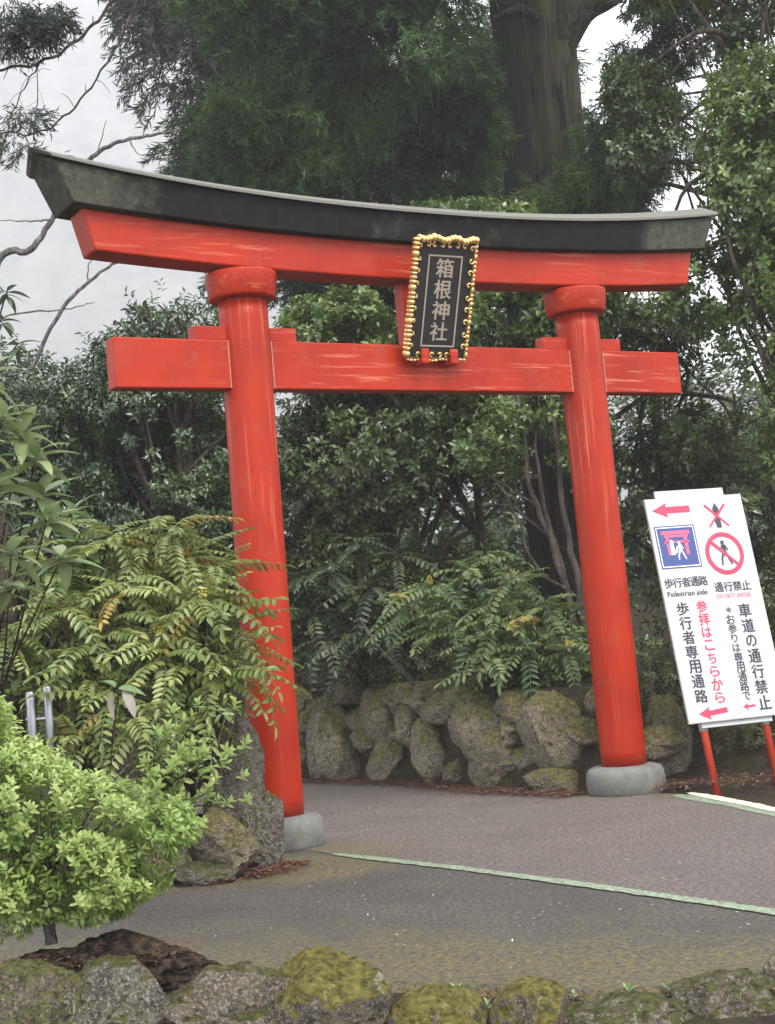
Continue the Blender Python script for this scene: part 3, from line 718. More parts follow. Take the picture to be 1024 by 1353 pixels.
# behind the gate, centre: dark camellias
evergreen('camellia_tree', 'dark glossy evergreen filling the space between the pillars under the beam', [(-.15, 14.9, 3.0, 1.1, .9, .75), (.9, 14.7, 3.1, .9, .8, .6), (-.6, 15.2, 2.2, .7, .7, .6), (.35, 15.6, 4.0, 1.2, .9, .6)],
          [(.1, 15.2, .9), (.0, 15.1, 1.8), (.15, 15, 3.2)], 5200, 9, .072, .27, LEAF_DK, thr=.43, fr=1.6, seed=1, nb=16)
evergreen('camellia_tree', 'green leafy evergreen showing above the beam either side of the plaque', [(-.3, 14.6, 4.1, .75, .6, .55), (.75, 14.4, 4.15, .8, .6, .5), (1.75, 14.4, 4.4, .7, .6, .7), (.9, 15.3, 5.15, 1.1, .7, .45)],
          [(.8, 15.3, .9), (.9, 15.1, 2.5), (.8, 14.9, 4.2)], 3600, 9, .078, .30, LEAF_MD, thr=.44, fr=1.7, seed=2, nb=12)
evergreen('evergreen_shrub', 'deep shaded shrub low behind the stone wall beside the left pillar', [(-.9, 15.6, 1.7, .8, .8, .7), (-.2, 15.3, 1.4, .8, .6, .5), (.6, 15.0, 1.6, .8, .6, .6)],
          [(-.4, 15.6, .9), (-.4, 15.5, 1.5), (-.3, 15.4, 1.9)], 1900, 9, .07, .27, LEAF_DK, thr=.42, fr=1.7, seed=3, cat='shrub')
# left side
evergreen('evergreen_tree', 'dense bluish green evergreen behind the left end of the tie beam', [(-2.3, 14.2, 3.3, 1.0, .9, .95), (-3.4, 14.6, 3.2, 1.1, .9, 1.0), (-1.6, 14.4, 2.7, .7, .7, .9), (-3.0, 14.0, 2.3, 1.2, .8, .8), (-2.2, 14.4, 2.0, .9, .7, .6), (-1.9, 14.9, 3.0, .9, .8, .9), (-2.1, 13.7, 2.5, 1.0, .35, .6), (-1.7, 13.8, 3.0, .6, .3, .5)],
          [(-2.5, 14.7, .4), (-2.4, 14.6, 1.6), (-2.4, 14.5, 3.2)], 11500, 9, .062, .28, LEAF_BL, thr=.41, fr=1.5, seed=4, nb=18)
evergreen('young_evergreen_tree', 'airy narrow leaved tree top rising against the mist below the lintel end', [(-1.95, 13.9, 4.35, .42, .4, .38), (-1.55, 14.0, 4.2, .38, .35, .35), (-2.3, 13.9, 4.05, .45, .4, .3)],
          [(-1.8, 14.1, .5), (-1.85, 14.0, 2.5), (-1.85, 13.95, 4.3)], 330, 8, .085, .17, LEAF_BL, r=.035, thr=.38, fr=2.2, seed=5, nb=16, shell=.3)
evergreen('misty_tree', 'pale hazy bushy tree at the far left beyond the evergreens', [(-5.4, 20.5, 4.6, 1.6, 1.2, 1.3), (-4.0, 21, 4.2, 1.4, 1.2, 1.0)],
          [(-4.8, 21, .5), (-4.8, 21, 2.5), (-4.8, 21, 4.4)], 1500, 9, .09, .28, LEAF_BL, thr=.40, seed=6)
# right side
evergreen('evergreen_tree', 'tall bright leaved evergreen along the right border above the sign', [(3.7, 13.4, 5.2, .75, .8, 1.1), (3.9, 13.6, 3.9, .95, .8, .9), (3.1, 13.9, 4.2, .6, .6, .5), (3.95, 13.4, 2.7, .8, .8, .8), (4.3, 13.5, 1.6, .9, .8, .8)],
          [(4.1, 13.9, .4), (4.0, 13.8, 2.5), (3.8, 13.6, 5.2)], 4200, 9, .072, .32, LEAF_MD, thr=.45, fr=1.9, seed=7, nb=20)
evergreen('evergreen_tree', 'loose evergreen between the right pillar and the sign with pale sky gaps', [(2.6, 15.2, 3.9, .75, .7, .55), (3.3, 15.0, 3.0, .9, .7, .6), (2.5, 15.6, 2.6, .8, .6, .6), (3.1, 15.4, 1.8, 1.0, .6, .6)],
          [(2.9, 15.7, .9), (2.8, 15.6, 2.4), (2.8, 15.4, 3.8)], 1900, 9, .07, .29, LEAF_DK, thr=.52, fr=2.2, seed=8, nb=24)
evergreen('evergreen_shrub', 'mid green shrub behind the right edge of the sign', [(3.6, 12.6, 1.3, .45, .5, .6), (3.4, 12.4, .8, .4, .4, .4)],
          [(3.6, 12.8, .4), (3.6, 12.7, .9), (3.6, 12.6, 1.5)], 420, 9, .06, .32, LEAF_MD, thr=.42, fr=2, seed=9, cat='shrub')
# cedars overhead
def sprays(name, blobs, n, k, L, mat, thr=.4, fr=.9, seed=0, droop=.8, w=.06):
    P, O = sample_blobs(blobs, n, .2, thr, fr, seed)
    n = len(P); O = unit(np.c_[O[:, :2]*.8, -np.full(n, droop)]+rng.normal(size=(n, 3))*.35)
    j = np.arange(k); V0 = P[:, None]+O[:, None]*(L*1.8*(j/k))[None, :, None]
    sd = rng.normal(size=(n, k, 3)); D = unit(O[:, None]*.9+unit(sd)*.75)
    l = L*rng.uniform(.5, 1.1, n*k)
    V, Fc, li = leaf_geo(V0.reshape(-1, 3), D.reshape(-1, 3), rvec(n*k), l, l*w*2, 'rhomb', .2)
    cl = np.clip((vnoise(P*1.3, seed+40)-.5)*2.2+.5, 0, 1)
    t = np.clip(np.repeat(.65*cl+.3*rng.random(n)-.1, k)+.35*rng.random(n*k), 0, 1)
    return mesh(name, V, Fc, mat, False, t[li])
ced = empty('cedar_tree', label='huge old cedar with mossy trunk rising behind the gate right of the plaque', cat='tree')
tb = MB(); tr = spline([(1.95, 19.2, -.2), (2.2, 19.15, 2.0), (2.50, 19.1, 6.4), (2.55, 19.0, 9.1), (2.58, 19, 12), (2.6, 19, 15)], 8)
rr = np.interp(np.arange(len(tr)), [0, 4, 12, 24, len(tr)-1], [.56, .43, .355, .335, .22]); n = 40
V = []
for i, p in enumerate(tr):
    for k in range(n):
        a = 2*math.pi*k/n; fl = 1+.07*math.sin(a*7+i*.13)+.04*math.sin(a*13+1)+.05*(noise.noise((math.cos(a)*3, math.sin(a)*3, p.z*.5)))
        V.append((p.x+rr[i]*fl*math.cos(a), p.y+rr[i]*fl*math.sin(a), p.z))
tb.add(V, [(i*n+k, i*n+(k+1) % n, (i+1)*n+(k+1) % n, (i+1)*n+k) for i in range(len(tr)-1) for k in range(n)])
tb.tube(spline([(2.55, 19, 8.5), (2.95, 18.8, 8.95), (3.45, 18.7, 9.15), (4.6, 18.6, 9.9)], 6), np.linspace(.30, .15, 19), 12)
tb.tube(spline([(2.5, 18.9, 8.75), (2.2, 18.5, 8.86), (1.8, 18.3, 8.7)], 6), np.linspace(.08, .03, 13), 8)
for q in ([(2.45, 18.9, 8.9), (1.2, 18.2, 9.3), (-.6, 17.5, 8.6)], [(2.5, 18.8, 9.6), (.8, 17.5, 9.8), (-1.4, 16.8, 9.0)], [(2.5, 18.9, 9.3), (1.2, 17.2, 9.3), (.4, 16.4, 7.9)], [(2.6, 18.9, 10.4), (4.2, 17, 9.9), (5.0, 16, 8.6)]):
    tb.tube(spline(q, 8), np.linspace(.05, .010, 17), 7)
link('trunk', tb.mesh('trunk', BARK, True), ced)
CB = [(.55, 17.0, 8.7, 1.1, 1.2, 1.0), (-.5, 17.0, 8.5, 1.2, 1.2, 1.1), (-1.25, 16.9, 8.7, .7, .9, .7), (.4, 16.8, 7.5, 1.2, 1.1, .75), (-1.2, 17.2, 7.3, .55, .8, .5), (.95, 17.4, 7.0, .75, .9, .8), (.0, 17.6, 6.6, 1.4, .9, .6),
      (0, 17, 10.2, 3, 2, .9), (3.4, 17.3, 6.6, .9, .7, .5), (3.0, 17.6, 6.3, .8, .6, .4), (2.3, 17.8, 6.2, .5, .4, .35), (3.75, 16.9, 8.6, .55, .6, .8), (3.6, 17.0, 7.5, .6, .6, .5), (3.0, 17.6, 7.0, .4, .4, .35)]
link('crown', sprays('crown', CB, 13500, 22, .13, CEDAR, thr=.45, fr=1.1, seed=11, w=.03), ced, kind='stuff')
ced2 = empty('cedar_tree', label='slimmer dark cedar trunk standing close left of the huge mossy one', cat='tree')
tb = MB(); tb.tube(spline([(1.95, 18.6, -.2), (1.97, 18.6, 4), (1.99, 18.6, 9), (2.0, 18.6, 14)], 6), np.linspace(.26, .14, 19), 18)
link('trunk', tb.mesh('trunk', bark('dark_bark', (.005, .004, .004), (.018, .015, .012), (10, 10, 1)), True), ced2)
link('crown', sprays('crown', [(.6, 21.5, 9.2, 2.6, 1.2, 1.6), (1.3, 22, 7.2, 1.8, 1, 1.3), (-1.2, 21.8, 8.2, 1.9, 1.1, 1.3), (-.4, 22, 6.6, 1.9, 1.0, .9)], 7000, 20, .16, CEDAR, thr=.47, fr=.8, seed=12, w=.03), ced2, kind='stuff')
ced3 = empty('misty_cedar', label='hazy grey cedar foliage drooping against the white sky left of centre', cat='tree')
tb = MB(); tb.tube([(-2.2, 24, 0), (-2.1, 24, 9), (-2.0, 24, 16)], [.3, .25, .15], 12); link('trunk', tb.mesh('trunk', BARK2, True), ced3)
link('crown', sprays('crown', [(-2.3, 22.5, 10.6, 1.2, 1.2, 1.6), (-1.7, 22.3, 8.5, .9, 1.0, .8), (-2.6, 22.7, 12.2, 1.2, 1.2, 1.0), (-1.3, 22.5, 7.7, .8, .9, .6)], 3200, 20, .18, CEDAR_HAZE, thr=.42, fr=.7, seed=13, w=.03), ced3, kind='stuff')
# sparse crown top right
evergreen('evergreen_tree', 'sparse tree top right of the big trunk with white sky showing through', [(3.4, 15.2, 6.7, .9, .7, .55), (3.9, 15.0, 7.3, .7, .6, .5), (4.2, 15.1, 5.9, .8, .7, .5), (2.9, 15.3, 5.9, .7, .5, .3), (3.15, 15.0, 7.4, .45, .5, .5), (2.95, 15.1, 6.5, .5, .5, .35), (3.7, 15.2, 8.1, 1.0, .6, .5)],
          [(4.6, 15.6, .8), (4.4, 15.5, 4), (4.0, 15.3, 7)], 2300, 9, .07, .28, LEAF_DK, thr=.50, fr=1.7, seed=14, nb=30, r=.08)
# near cedar branches top left
nc = empty('cedar_branch', label='bare dark hanging branches with needle tufts in the top left corner', cat='branch')
tb = MB()
for q, r0 in (([(-2.6, 9, 4.85), (-2.14, 9.0, 4.84), (-1.82, 9.0, 4.87), (-1.58, 9.0, 5.01), (-1.38, 9.0, 5.21), (-1.1, 9.0, 5.6)], .012), ([(-2.6, 9, 4.5), (-2.16, 9.0, 4.46), (-1.89, 9.0, 4.43), (-1.66, 9.0, 4.57), (-1.46, 9.0, 4.81), (-1.33, 9.0, 5.01), (-1.15, 9.0, 5.4)], .008),
              ([(-1.87, 9.0, 4.86), (-1.88, 9.0, 4.64), (-1.91, 9.0, 4.48)], .004), ([(-2.2, 9.2, 5.3), (-1.9, 9.1, 5.05), (-1.6, 9, 5.05)], .005), ([(-2.1, 9.2, 4.6), (-1.98, 9.1, 4.75), (-1.86, 9.05, 4.88)], .005)):
    P = spline(q, 6); P = [p+Vector((0, 0, .012*math.sin(i*1.7))) for i, p in enumerate(P)]
    tb.tube(P, [r0*(.6+.4*i/len(P)) for i in range(len(P))], 6)
    rr_ = random.Random(3)
    for i in range(2, len(P)-1, 2):
        e_ = P[i]+Vector((rr_.uniform(-.15, .15), rr_.uniform(-.1, .1), rr_.uniform(-.16, .10))); tb.tube([P[i], P[i].lerp(e_, .5)+Vector((0, 0, .02)), e_], [r0*.35, r0*.3, .0015], 4)
link('twig', tb.mesh('twig', BARK2, True), nc)
link('needles', sprays('needles', [(-1.9, 9, 5.07, .16, .12, .10), (-2.0, 9, 5.17, .15, .1, .12), (-1.75, 9.1, 5.19, .17, .1, .08), (-1.98, 9, 4.56, .12, .1, .06), (-1.88, 9, 4.33, .14, .1, .07), (-2.03, 9, 4.40, .1, .1, .1), (-1.66, 9, 5.16, .12, .1, .08), (-2.04, 9, 5.0, .1, .1, .12)], 330, 12, .07, CEDAR_HAZE, thr=.40, fr=5, seed=15, w=.03), nc, kind='stuff')
# bare grey tree in the mist
bt = empty('bare_tree', label='leafless pale grey branches curving up through the mist at the left', cat='tree'); tb = MB()
for q, r0 in (([(-4.6, 16.2, 3.0), (-3.95, 16.0, 5.42), (-3.53, 16.0, 5.67), (-3.28, 16.0, 5.98), (-2.91, 16.0, 6.52), (-2.57, 16.0, 6.74), (-2.16, 16.0, 6.8), (-1.83, 16.0, 6.83)], .045), ([(-3.28, 16.0, 5.98), (-3.51, 16.0, 5.98), (-3.9, 16.0, 6.03)], .012),
              ([(-2.91, 16.0, 6.52), (-2.75, 16.0, 6.67), (-2.63, 16.0, 7.0)], .012), ([(-3.9, 16.1, 3.9), (-3.3, 16.0, 4.92), (-2.91, 16.0, 5.29), (-2.58, 16.0, 5.47), (-2.26, 16.0, 5.48)], .028), ([(-2.95, 16, 5.25), (-2.9, 16, 5.5), (-2.6, 16, 5.75)], .01),
              ([(-4.3, 16, 4.4), (-3.9, 16, 4.95), (-3.2, 16, 5.0), (-2.9, 16, 5.05)], .014), ([(-2.4, 16, 6.77), (-2.3, 16, 6.6), (-2.0, 16, 6.5)], .008)):
    P = spline(q, 7); P = [p+Vector((.006*math.sin(i*1.9), 0, .007*math.cos(i*2.3))) for i, p in enumerate(P)]
    tb.tube(P, [r0*(1-.75*i/len(P)) for i in range(len(P))], 6)
link('trunk', tb.mesh('trunk', BARK3, True), bt)
# multi-stemmed shrub and dark trunk behind the right pillar
ms = empty('multistem_tree', label='bare grey brown stems fanning up just left of the right pillar', cat='tree'); tb = MB(); r_ = random.Random(5)
for q, r0 in (([(1.62, 13.5, .8), (1.5, 13.5, 1.53), (1.38, 13.5, 2.08), (1.27, 13.5, 2.49), (1.25, 13.5, 3.3)], .035), ([(1.66, 13.5, .8), (1.60, 13.5, 1.66), (1.55, 13.5, 2.13), (1.53, 13.5, 3.2)], .04), ([(1.7, 13.6, .8), (1.75, 13.6, 1.6), (1.72, 13.6, 3.1)], .03),
              ([(1.55, 13.5, 1.5), (1.25, 13.4, 1.75), (1.12, 13.4, 2.2), (1.0, 13.4, 2.5)], .018), ([(1.5, 13.5, 1.6), (1.35, 13.5, 2.6), (1.42, 13.5, 3.2)], .02), ([(1.4, 13.5, 2.0), (1.1, 13.5, 2.3), (.8, 13.5, 2.35)], .010), ([(1.3, 13.5, 2.3), (1.05, 13.5, 2.5), (.85, 13.5, 2.65)], .009)):
    P = spline(q, 6); P = [p+Vector((.012*math.sin(i*1.3), 0, 0)) for i, p in enumerate(P)]; tb.tube(P, [r0*(1-.55*i/len(P)) for i in range(len(P))], 7)
link('trunk', tb.mesh('trunk', bark('grey_stem', (.10, .08, .065), (.24, .19, .16), (30, 30, 5)), True), ms)
link('crown', crown_mesh('crown', [(1.3, 13.6, 3.2, .5, .4, .3), (.9, 13.5, 2.9, .4, .3, .25), (1.75, 13.6, 2.9, .4, .4, .4)], 230, 8, .07, .30, LEAF_MD, thr=.45, fr=2, seed=17), ms, kind='stuff')
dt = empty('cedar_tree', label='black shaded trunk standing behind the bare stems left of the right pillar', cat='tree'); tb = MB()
tb.tube([(1.78, 16, 0), (1.75, 16, 1.6), (1.70, 16, 3), (1.68, 16, 5.5)], [.36, .31, .28, .24], 18); link('trunk', tb.mesh('trunk', bark('near_black_bark', (.012, .010, .009), (.035, .03, .025), (10, 10, 1)), True), dt)  # bark almost black along the whole trunk
# pushed together: far woods that read as one mass
P, O = sample_blobs([(-7, 33, 3.5, 6, 2, 3.0), (1.0, 31, 4.0, 5.0, 2, 4.2), (8, 30, 3.5, 5, 2, 4.0), (2, 24, 2.0, 3.4, 1.5, 1.6), (6, 22, 3.0, 2.2, 1.5, 2.5), (-3.5, 21, 2.2, 2.5, 1.2, 1.6), (-3.2, 18, 2.0, 2.0, 1.0, 1.6), (0, 19, 1.6, 2.5, 1.0, 1.2), (2.0, 28, 8, 3.2, 2, 3)], 11000, .2, .40, .45, 31)
V, Fc, t = twigs(P, O, 10, .17, .3, .25)
link('woods', mesh('woods', V, Fc, LEAF_DK, False, t), kind='stuff')
# low growth behind the wall
P, O = sample_blobs([(-1.6, 15.9, 1.2, .8, .5, .5), (.2, 13.9, 1.0, .9, .3, .25), (1.1, 12.6, .85, .6, .3, .25), (2.4, 12.6, .8, .6, .5, .35), (-2.6, 15.2, 1.0, 1.0, .8, .5), (1.9, 13.6, 1.2, .8, .6, .4), (3.0, 13.6, 1.2, 1, .6, .5)], 1500, .1, .42, 2.2, 33)
V, Fc, t = twigs(P, O, 8, .06, .28, .1)
link('undergrowth', mesh('undergrowth', V, Fc, LEAF_DK, False, t), kind='stuff')

P, O = sample_blobs([(2.0, 11.9, .45, .5, .35, .15), (2.7, 11.7, .35, .6, .4, .18), (3.0, 11.2, .15, .4, .3, .12), (2.3, 12.4, .7, .8, .4, .25), (3.2, 11.9, .7, .4, .3, .3)], 700, .1, .40, 3, 35)
V, Fc, t = twigs(P, O, 8, .045, .22, .06, .8)
link('ground_cover', mesh('ground_cover', V, Fc, leafmat('ground_cover_leaf', (.03, .035, .012), (.09, .10, .03), (.22, .22, .08), .5, .2), False, t), kind='stuff')
tb = MB(); r_ = random.Random(9)
for k in range(26):
    x = r_.uniform(1.7, 2.9); y = r_.uniform(11.7, 12.6); a = Vector((x, y, .4)); b = a+Vector((r_.uniform(-.5, .5), r_.uniform(-.2, .2), r_.uniform(.3, 1.2)))
    tb.tube(spline([a, a.lerp(b, .5)+Vector((r_.uniform(-.1, .1), 0, .08)), b], 4), np.linspace(.007, .002, 9), 4)
link('dry_twigs', tb.mesh('dry_twigs', BARK3, True), kind='stuff')

# ------------------------------------------------------------------ mahonia: whorls of pinnate leaves
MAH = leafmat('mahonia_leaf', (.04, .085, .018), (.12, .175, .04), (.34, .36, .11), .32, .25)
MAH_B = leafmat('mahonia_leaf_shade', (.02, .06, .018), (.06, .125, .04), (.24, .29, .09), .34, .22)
YMAT = leafmat('yellowing_leaf', (.16, .15, .03), (.34, .27, .05), (.50, .34, .10), .4, .25)
YEL = NT('yellow_flower').set((.62, .44, .06), .6).m
def frond_mesh(seed, mat, L=.40, pairs=9, arch=.45):
    r = np.random.default_rng(seed); P = []; D = []; N = []; l = []
    cv = r.uniform(-.22, .22); pos = lambda t: np.array([L*t*(1-.15*arch*t), cv*L*t*t, -arch*L*t*t*.9])
    for i in range(pairs):
        t = .16+.80*i/(pairs-1); a = pos(t); tn = pos(t+.01)-pos(t-.01); tn /= np.linalg.norm(tn); nn = np.array([-tn[2], 0, tn[0]])
        for s in (-1, 1):
            P.append(a); D.append(tn*.45+np.array([0, s, 0])*.9-nn*r.uniform(.1, .35)); N.append(nn+np.array([0, -s*.1, 0])+r.normal(size=3)*.12); l.append(.080*(1-.35*abs(t-.5))*r.uniform(.85, 1.1))
    P.append(pos(1)); D.append(pos(1)-pos(.95)); N.append(np.array([0, 0, 1.])+r.normal(size=3)*.1); l.append(.08)
    l = np.array(l); V, Fc, li = leaf_geo(np.array(P), np.array(D), np.array(N), l, l*.205, 'oval', .14)
    t = np.clip(-.05+.75*r.random()+.45*r.random(len(l)), 0, 1)[li]
    mb = MB(); mb.tube([tuple(pos(k/5)) for k in range(6)], [.003, .0028, .0025, .002, .0017, .001], 3, cap=False)
    nv = len(V); V = np.concatenate([V, np.array(mb.V)]); Fc = np.concatenate([Fc, np.array(mb.F)+nv]); t = np.concatenate([t, np.full(len(mb.V), .95)])
    return mesh('leaf', V, Fc, mat, False, t)
def flower_mesh():
    mb = MB()
    for k in range(5):
        a = k*1.26; e = Vector((math.cos(a)*.05, math.sin(a)*.05, .09)); 
        for j in range(7): bead(mb, tuple(e*(j+1)/7), .008, .008, .010)
    return mb.mesh('flower_spike', YEL, True)
FLW = flower_mesh()
def mahonia(label, whorls, roots, mat, scale=1., per=11, seed=0, flowers=.4, group=None, elev=(-.35, .75), L=.40):
    root = empty('mahonia_shrub', (0, 0, 0), label=label, cat='shrub', group=group); r = random.Random(seed)
    ms_ = [frond_mesh(seed*10+i, mat, L, 9, .25+.11*i) for i in range(7)]; ym = frond_mesh(seed*10+9, YMAT, L, 9, .5)
    tb = MB()
    for k, w in enumerate(whorls):
        w = Vector(w); b = Vector(roots[k % len(roots)]); tb.tube(spline([b, b.lerp(w, .5)+Vector((r.uniform(-.1, .1), r.uniform(-.1, .1), 0)), w], 5), np.linspace(.014, .009, 11), 6)
        ph = r.random()*6.28
        for j in range(per):
            az = ph+j*2.4; el = elev[0]+(elev[1]-elev[0])*((j+.5)/per)+r.uniform(-.1, .1)
            link('leaf', ym if r.random() < .06*(flowers > .2) else ms_[r.randrange(7)], root, w-Vector((0, 0, .05*(1-j/per))), (r.uniform(-.45, .45), -el, az), [scale*r.uniform(.65, 1.15)]*3)
        if r.random() < flowers*.6: link('flower_spike', FLW, root, w+Vector((0, 0, .0)), (.5, .3, r.random()*6), [scale*.6]*3)
    link('stem', tb.mesh('stem', TWIG, True), root)
    return root
mahonia('mahonia with long pinnate leaves reaching across the left pillar',
        [(-1.25, 8.9, 1.98), (-1.02, 8.85, 1.72), (-1.34, 8.55, 1.36), (-0.98, 8.75, 1.4), (-0.93, 8.9, 1.28), (-1.2, 8.6, 1.12), (-1.4, 9.2, 1.75), (-1.1, 8.7, 1.56), (-1.42, 8.3, 0.92), (-1.15, 8.55, 0.95), (-1.45, 8.95, 1.85), (-1.2, 9.0, 1.82), (-1.0, 8.6, 1.15), (-1.25, 8.75, 1.22), (-1.05, 8.6, 1.55), (-1.3, 8.5, 1.25)],
        [(-1.3, 9.2, .35), (-1.15, 9.2, .35)], MAH, .92, 15, 1, .5)
mahonia('mahonia with yellowing leaves standing directly behind the steel posts',
        [(-1.98, 8.8, 1.8), (-1.62, 8.9, 1.98), (-1.51, 8.7, 1.66), (-1.75, 8.6, 1.3), (-2.02, 8.8, 1.1), (-1.55, 8.4, 1.05), (-1.85, 8.5, 1.58), (-1.7, 9.2, 1.5), (-1.75, 8.3, 0.85), (-2.15, 8.6, 1.45), (-1.8, 9.0, 1.9), (-1.6, 8.7, 1.45), (-1.9, 8.9, 1.68), (-1.7, 8.55, 1.15), (-2.15, 8.95, 1.35)],
        [(-1.75, 9.1, .35), (-2.0, 9.1, .35)], MAH, .92, 15, 11, .5)
mahonia('mahonia with drooping green leaves above the stone wall inside the gate',
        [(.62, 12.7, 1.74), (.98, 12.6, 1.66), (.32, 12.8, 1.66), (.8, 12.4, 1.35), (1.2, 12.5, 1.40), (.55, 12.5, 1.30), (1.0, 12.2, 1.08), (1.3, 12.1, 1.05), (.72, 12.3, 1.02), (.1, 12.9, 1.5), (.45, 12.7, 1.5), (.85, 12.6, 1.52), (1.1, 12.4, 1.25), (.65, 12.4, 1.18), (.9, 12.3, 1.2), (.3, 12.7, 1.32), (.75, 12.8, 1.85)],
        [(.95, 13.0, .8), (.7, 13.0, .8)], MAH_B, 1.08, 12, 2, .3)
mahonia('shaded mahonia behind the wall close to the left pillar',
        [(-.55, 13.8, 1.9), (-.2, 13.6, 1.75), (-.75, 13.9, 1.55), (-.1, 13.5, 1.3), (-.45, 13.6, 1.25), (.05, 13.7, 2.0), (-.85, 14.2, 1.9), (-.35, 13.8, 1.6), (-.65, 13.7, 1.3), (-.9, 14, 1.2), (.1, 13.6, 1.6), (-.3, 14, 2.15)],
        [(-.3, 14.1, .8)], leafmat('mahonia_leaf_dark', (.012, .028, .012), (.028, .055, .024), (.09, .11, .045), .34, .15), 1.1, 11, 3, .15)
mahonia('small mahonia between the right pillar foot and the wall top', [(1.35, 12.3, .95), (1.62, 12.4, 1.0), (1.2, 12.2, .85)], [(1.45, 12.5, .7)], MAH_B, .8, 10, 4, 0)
st = MB(); st.tube(spline([(.12, 13.35, .82), (-.02, 13.3, 1.0), (-.18, 13.3, 1.18), (-.32, 13.4, 1.45)], 6), np.linspace(.022, .012, 19), 7)
link('fallen_branch', st.mesh('fallen_branch', BARK3, True), label='thin pale branch slanting above the wall between the mahonias', cat='branch')

# ------------------------------------------------------------------ large-leaved shrub at the left border
BIG = leafmat('large_leaf', (.055, .10, .03), (.13, .19, .07), (.30, .36, .17), .35, .28)
PALE = leafmat('withered_leaf', (.16, .14, .10), (.26, .235, .19), (.40, .36, .31), .55, .2)
def bigleaf(name, mat, L=.2, W_=.032, droop=.35, fold=.35, t0=.5, seg=7):
    V = []; Fc = []
    for i in range(seg+1):
        t = i/seg; w = W_*math.sin(math.pi*min(1, t**.8*.97+.03))**.75*(1 if i < seg else 0); x = L*t; z = -droop*L*t*t
        V += [(x, -w, z+w*fold), (x, 0, z), (x, w, z+w*fold)]
    for i in range(seg):
        a = i*3; Fc += [(a, a+3, a+4, a+1), (a+1, a+4, a+5, a+2)]
    return mesh(name, V, Fc, mat, True, [min(1, t0+.2*(j % 3 == 1)) for j in range(len(V))])
def leafy_shrub(name, label, whorls, base, variants, per, sc, seed, stem_m=TWIG, elev=(-.3, .9), cat='shrub'):
    root = empty(name, (0, 0, 0), label=label, cat=cat); r = random.Random(seed); tb = MB()
    for k, w in enumerate(whorls):
        w = Vector(w); b = Vector(base[k % len(base)]); tb.tube(spline([b, b.lerp(w, .55)+Vector((r.uniform(-.08, .08), 0, 0)), w], 5), np.linspace(.0075, .004, 11), 6)
        ph = r.random()*6.28
        for j in range(per):
            el = elev[0]+(elev[1]-elev[0])*(j+.5)/per
            link('leaf', r.choice(variants), root, w-Vector((0, 0, .04*(1-j/per))), (r.uniform(-.4, .4), -el, ph+j*2.4), [sc*r.uniform(.7, 1.1)]*3)
    link('stem', tb.mesh('stem', stem_m, True), root); return root
bl = [bigleaf('leaf', BIG, .2, .036, .2+.12*i, .3, .25+.2*i) for i in range(4)]
leafy_shrub('broadleaf_shrub', 'shrub with long pale green pointed leaves at the left border', [(-1.60, 6.5, 2.32), (-1.48, 6.55, 2.14), (-1.62, 6.4, 2.02), (-1.46, 6.6, 1.88), (-1.68, 6.5, 2.5), (-1.60, 6.5, 1.74), (-1.7, 6.4, 2.2), (-1.55, 6.6, 2.25), (-1.72, 6.6, 1.95), (-1.50, 6.7, 2.0), (-1.66, 6.6, 1.6), (-1.78, 6.6, 2.4), (-1.45, 6.8, 1.72)],
            [(-2.6, 8.9, .3)], bl, 9, .95, 4)
bl2 = [bigleaf('leaf', leafmat('aucuba_leaf', (.045, .10, .03), (.11, .19, .06), (.28, .36, .16), .28, .25), .16, .034, .3, .3, .2+.2*i) for i in range(3)]
leafy_shrub('aucuba_shrub', 'shrub with broad mid green leaves on brown stems above the steel posts', [(-1.935, 8.84, 2.094), (-1.792, 8.9, 1.939), (-2.055, 8.84, 1.855), (-1.888, 8.96, 1.736), (-2.21, 8.96, 2.034), (-2.15, 8.96, 1.676), (-2.007, 8.84, 1.497), (-2.294, 8.96, 1.437), (-1.852, 9.079, 2.154), (-2.21, 8.96, 1.198), (-2.3, 9, 1.5), (-2.0, 9.0, 1.5), (-2.15, 8.9, 1.25), (-2.4, 9, 1.9)],
            [(-2.3, 9.4, .3), (-2.4, 9.5, .3)], bl2, 9, 1.1, 5)
bl3 = [bigleaf('leaf', leafmat('top_left_leaf', (.03, .06, .03), (.05, .09, .045), (.12, .17, .09), .35, .2), .13, .018, .4, .3, .2+.2*i) for i in range(3)]
leafy_shrub('evergreen_sprig', 'drooping long leaved sprig against the mist at the left border under the lintel', [(-2.02, 8.5, 3.36), (-2.06, 8.5, 3.2), (-2.0, 8.6, 3.08), (-2.15, 8.5, 3.45)], [(-2.5, 8.7, 2.6)], bl3, 9, 1., 6, elev=(-.6, .5), cat='branch')
pl_ = [bigleaf('leaf', PALE, .15, .030, .25, .25, .3+.3*i) for i in range(2)]
pr = empty('withered_sprig', label='sprig with two pale withered hanging leaves above the azalea', cat='branch')
for loc, rot, s, m_ in (((-1.31, 7.0, 1.10), (.2, 1.35, 2.9), .85, 0), ((-1.26, 7.0, 1.10), (.5, 1.05, -.4), .9, 1), ((-1.28, 7.0, 1.11), (.6, .1, .3), .8, 2), ((-1.30, 7.02, 1.12), (0, -.5, 2.4), .8, 2)):
    link('leaf', pl_[m_] if m_ < 2 else bl2[1], pr, loc, rot, [s]*3)
tb = MB().tube(spline([(-1.45, 7.3, .4), (-1.34, 7.1, .9), (-1.28, 7.0, 1.1)], 5), .004, 6); link('stem', tb.mesh('stem', TWIG, True), pr)
old = MB(); old.tube(spline([(-2.22, 8.9, .2), (-2.25, 8.9, .9), (-2.225, 8.9, 1.58), (-2.26, 8.9, 2.06), (-2.45, 8.9, 2.4)], 6), .075, 12)
link('tree_trunk', old.mesh('tree_trunk', BARK2, True), label='brown trunk cut by the left border below the large leaves', cat='trunk')

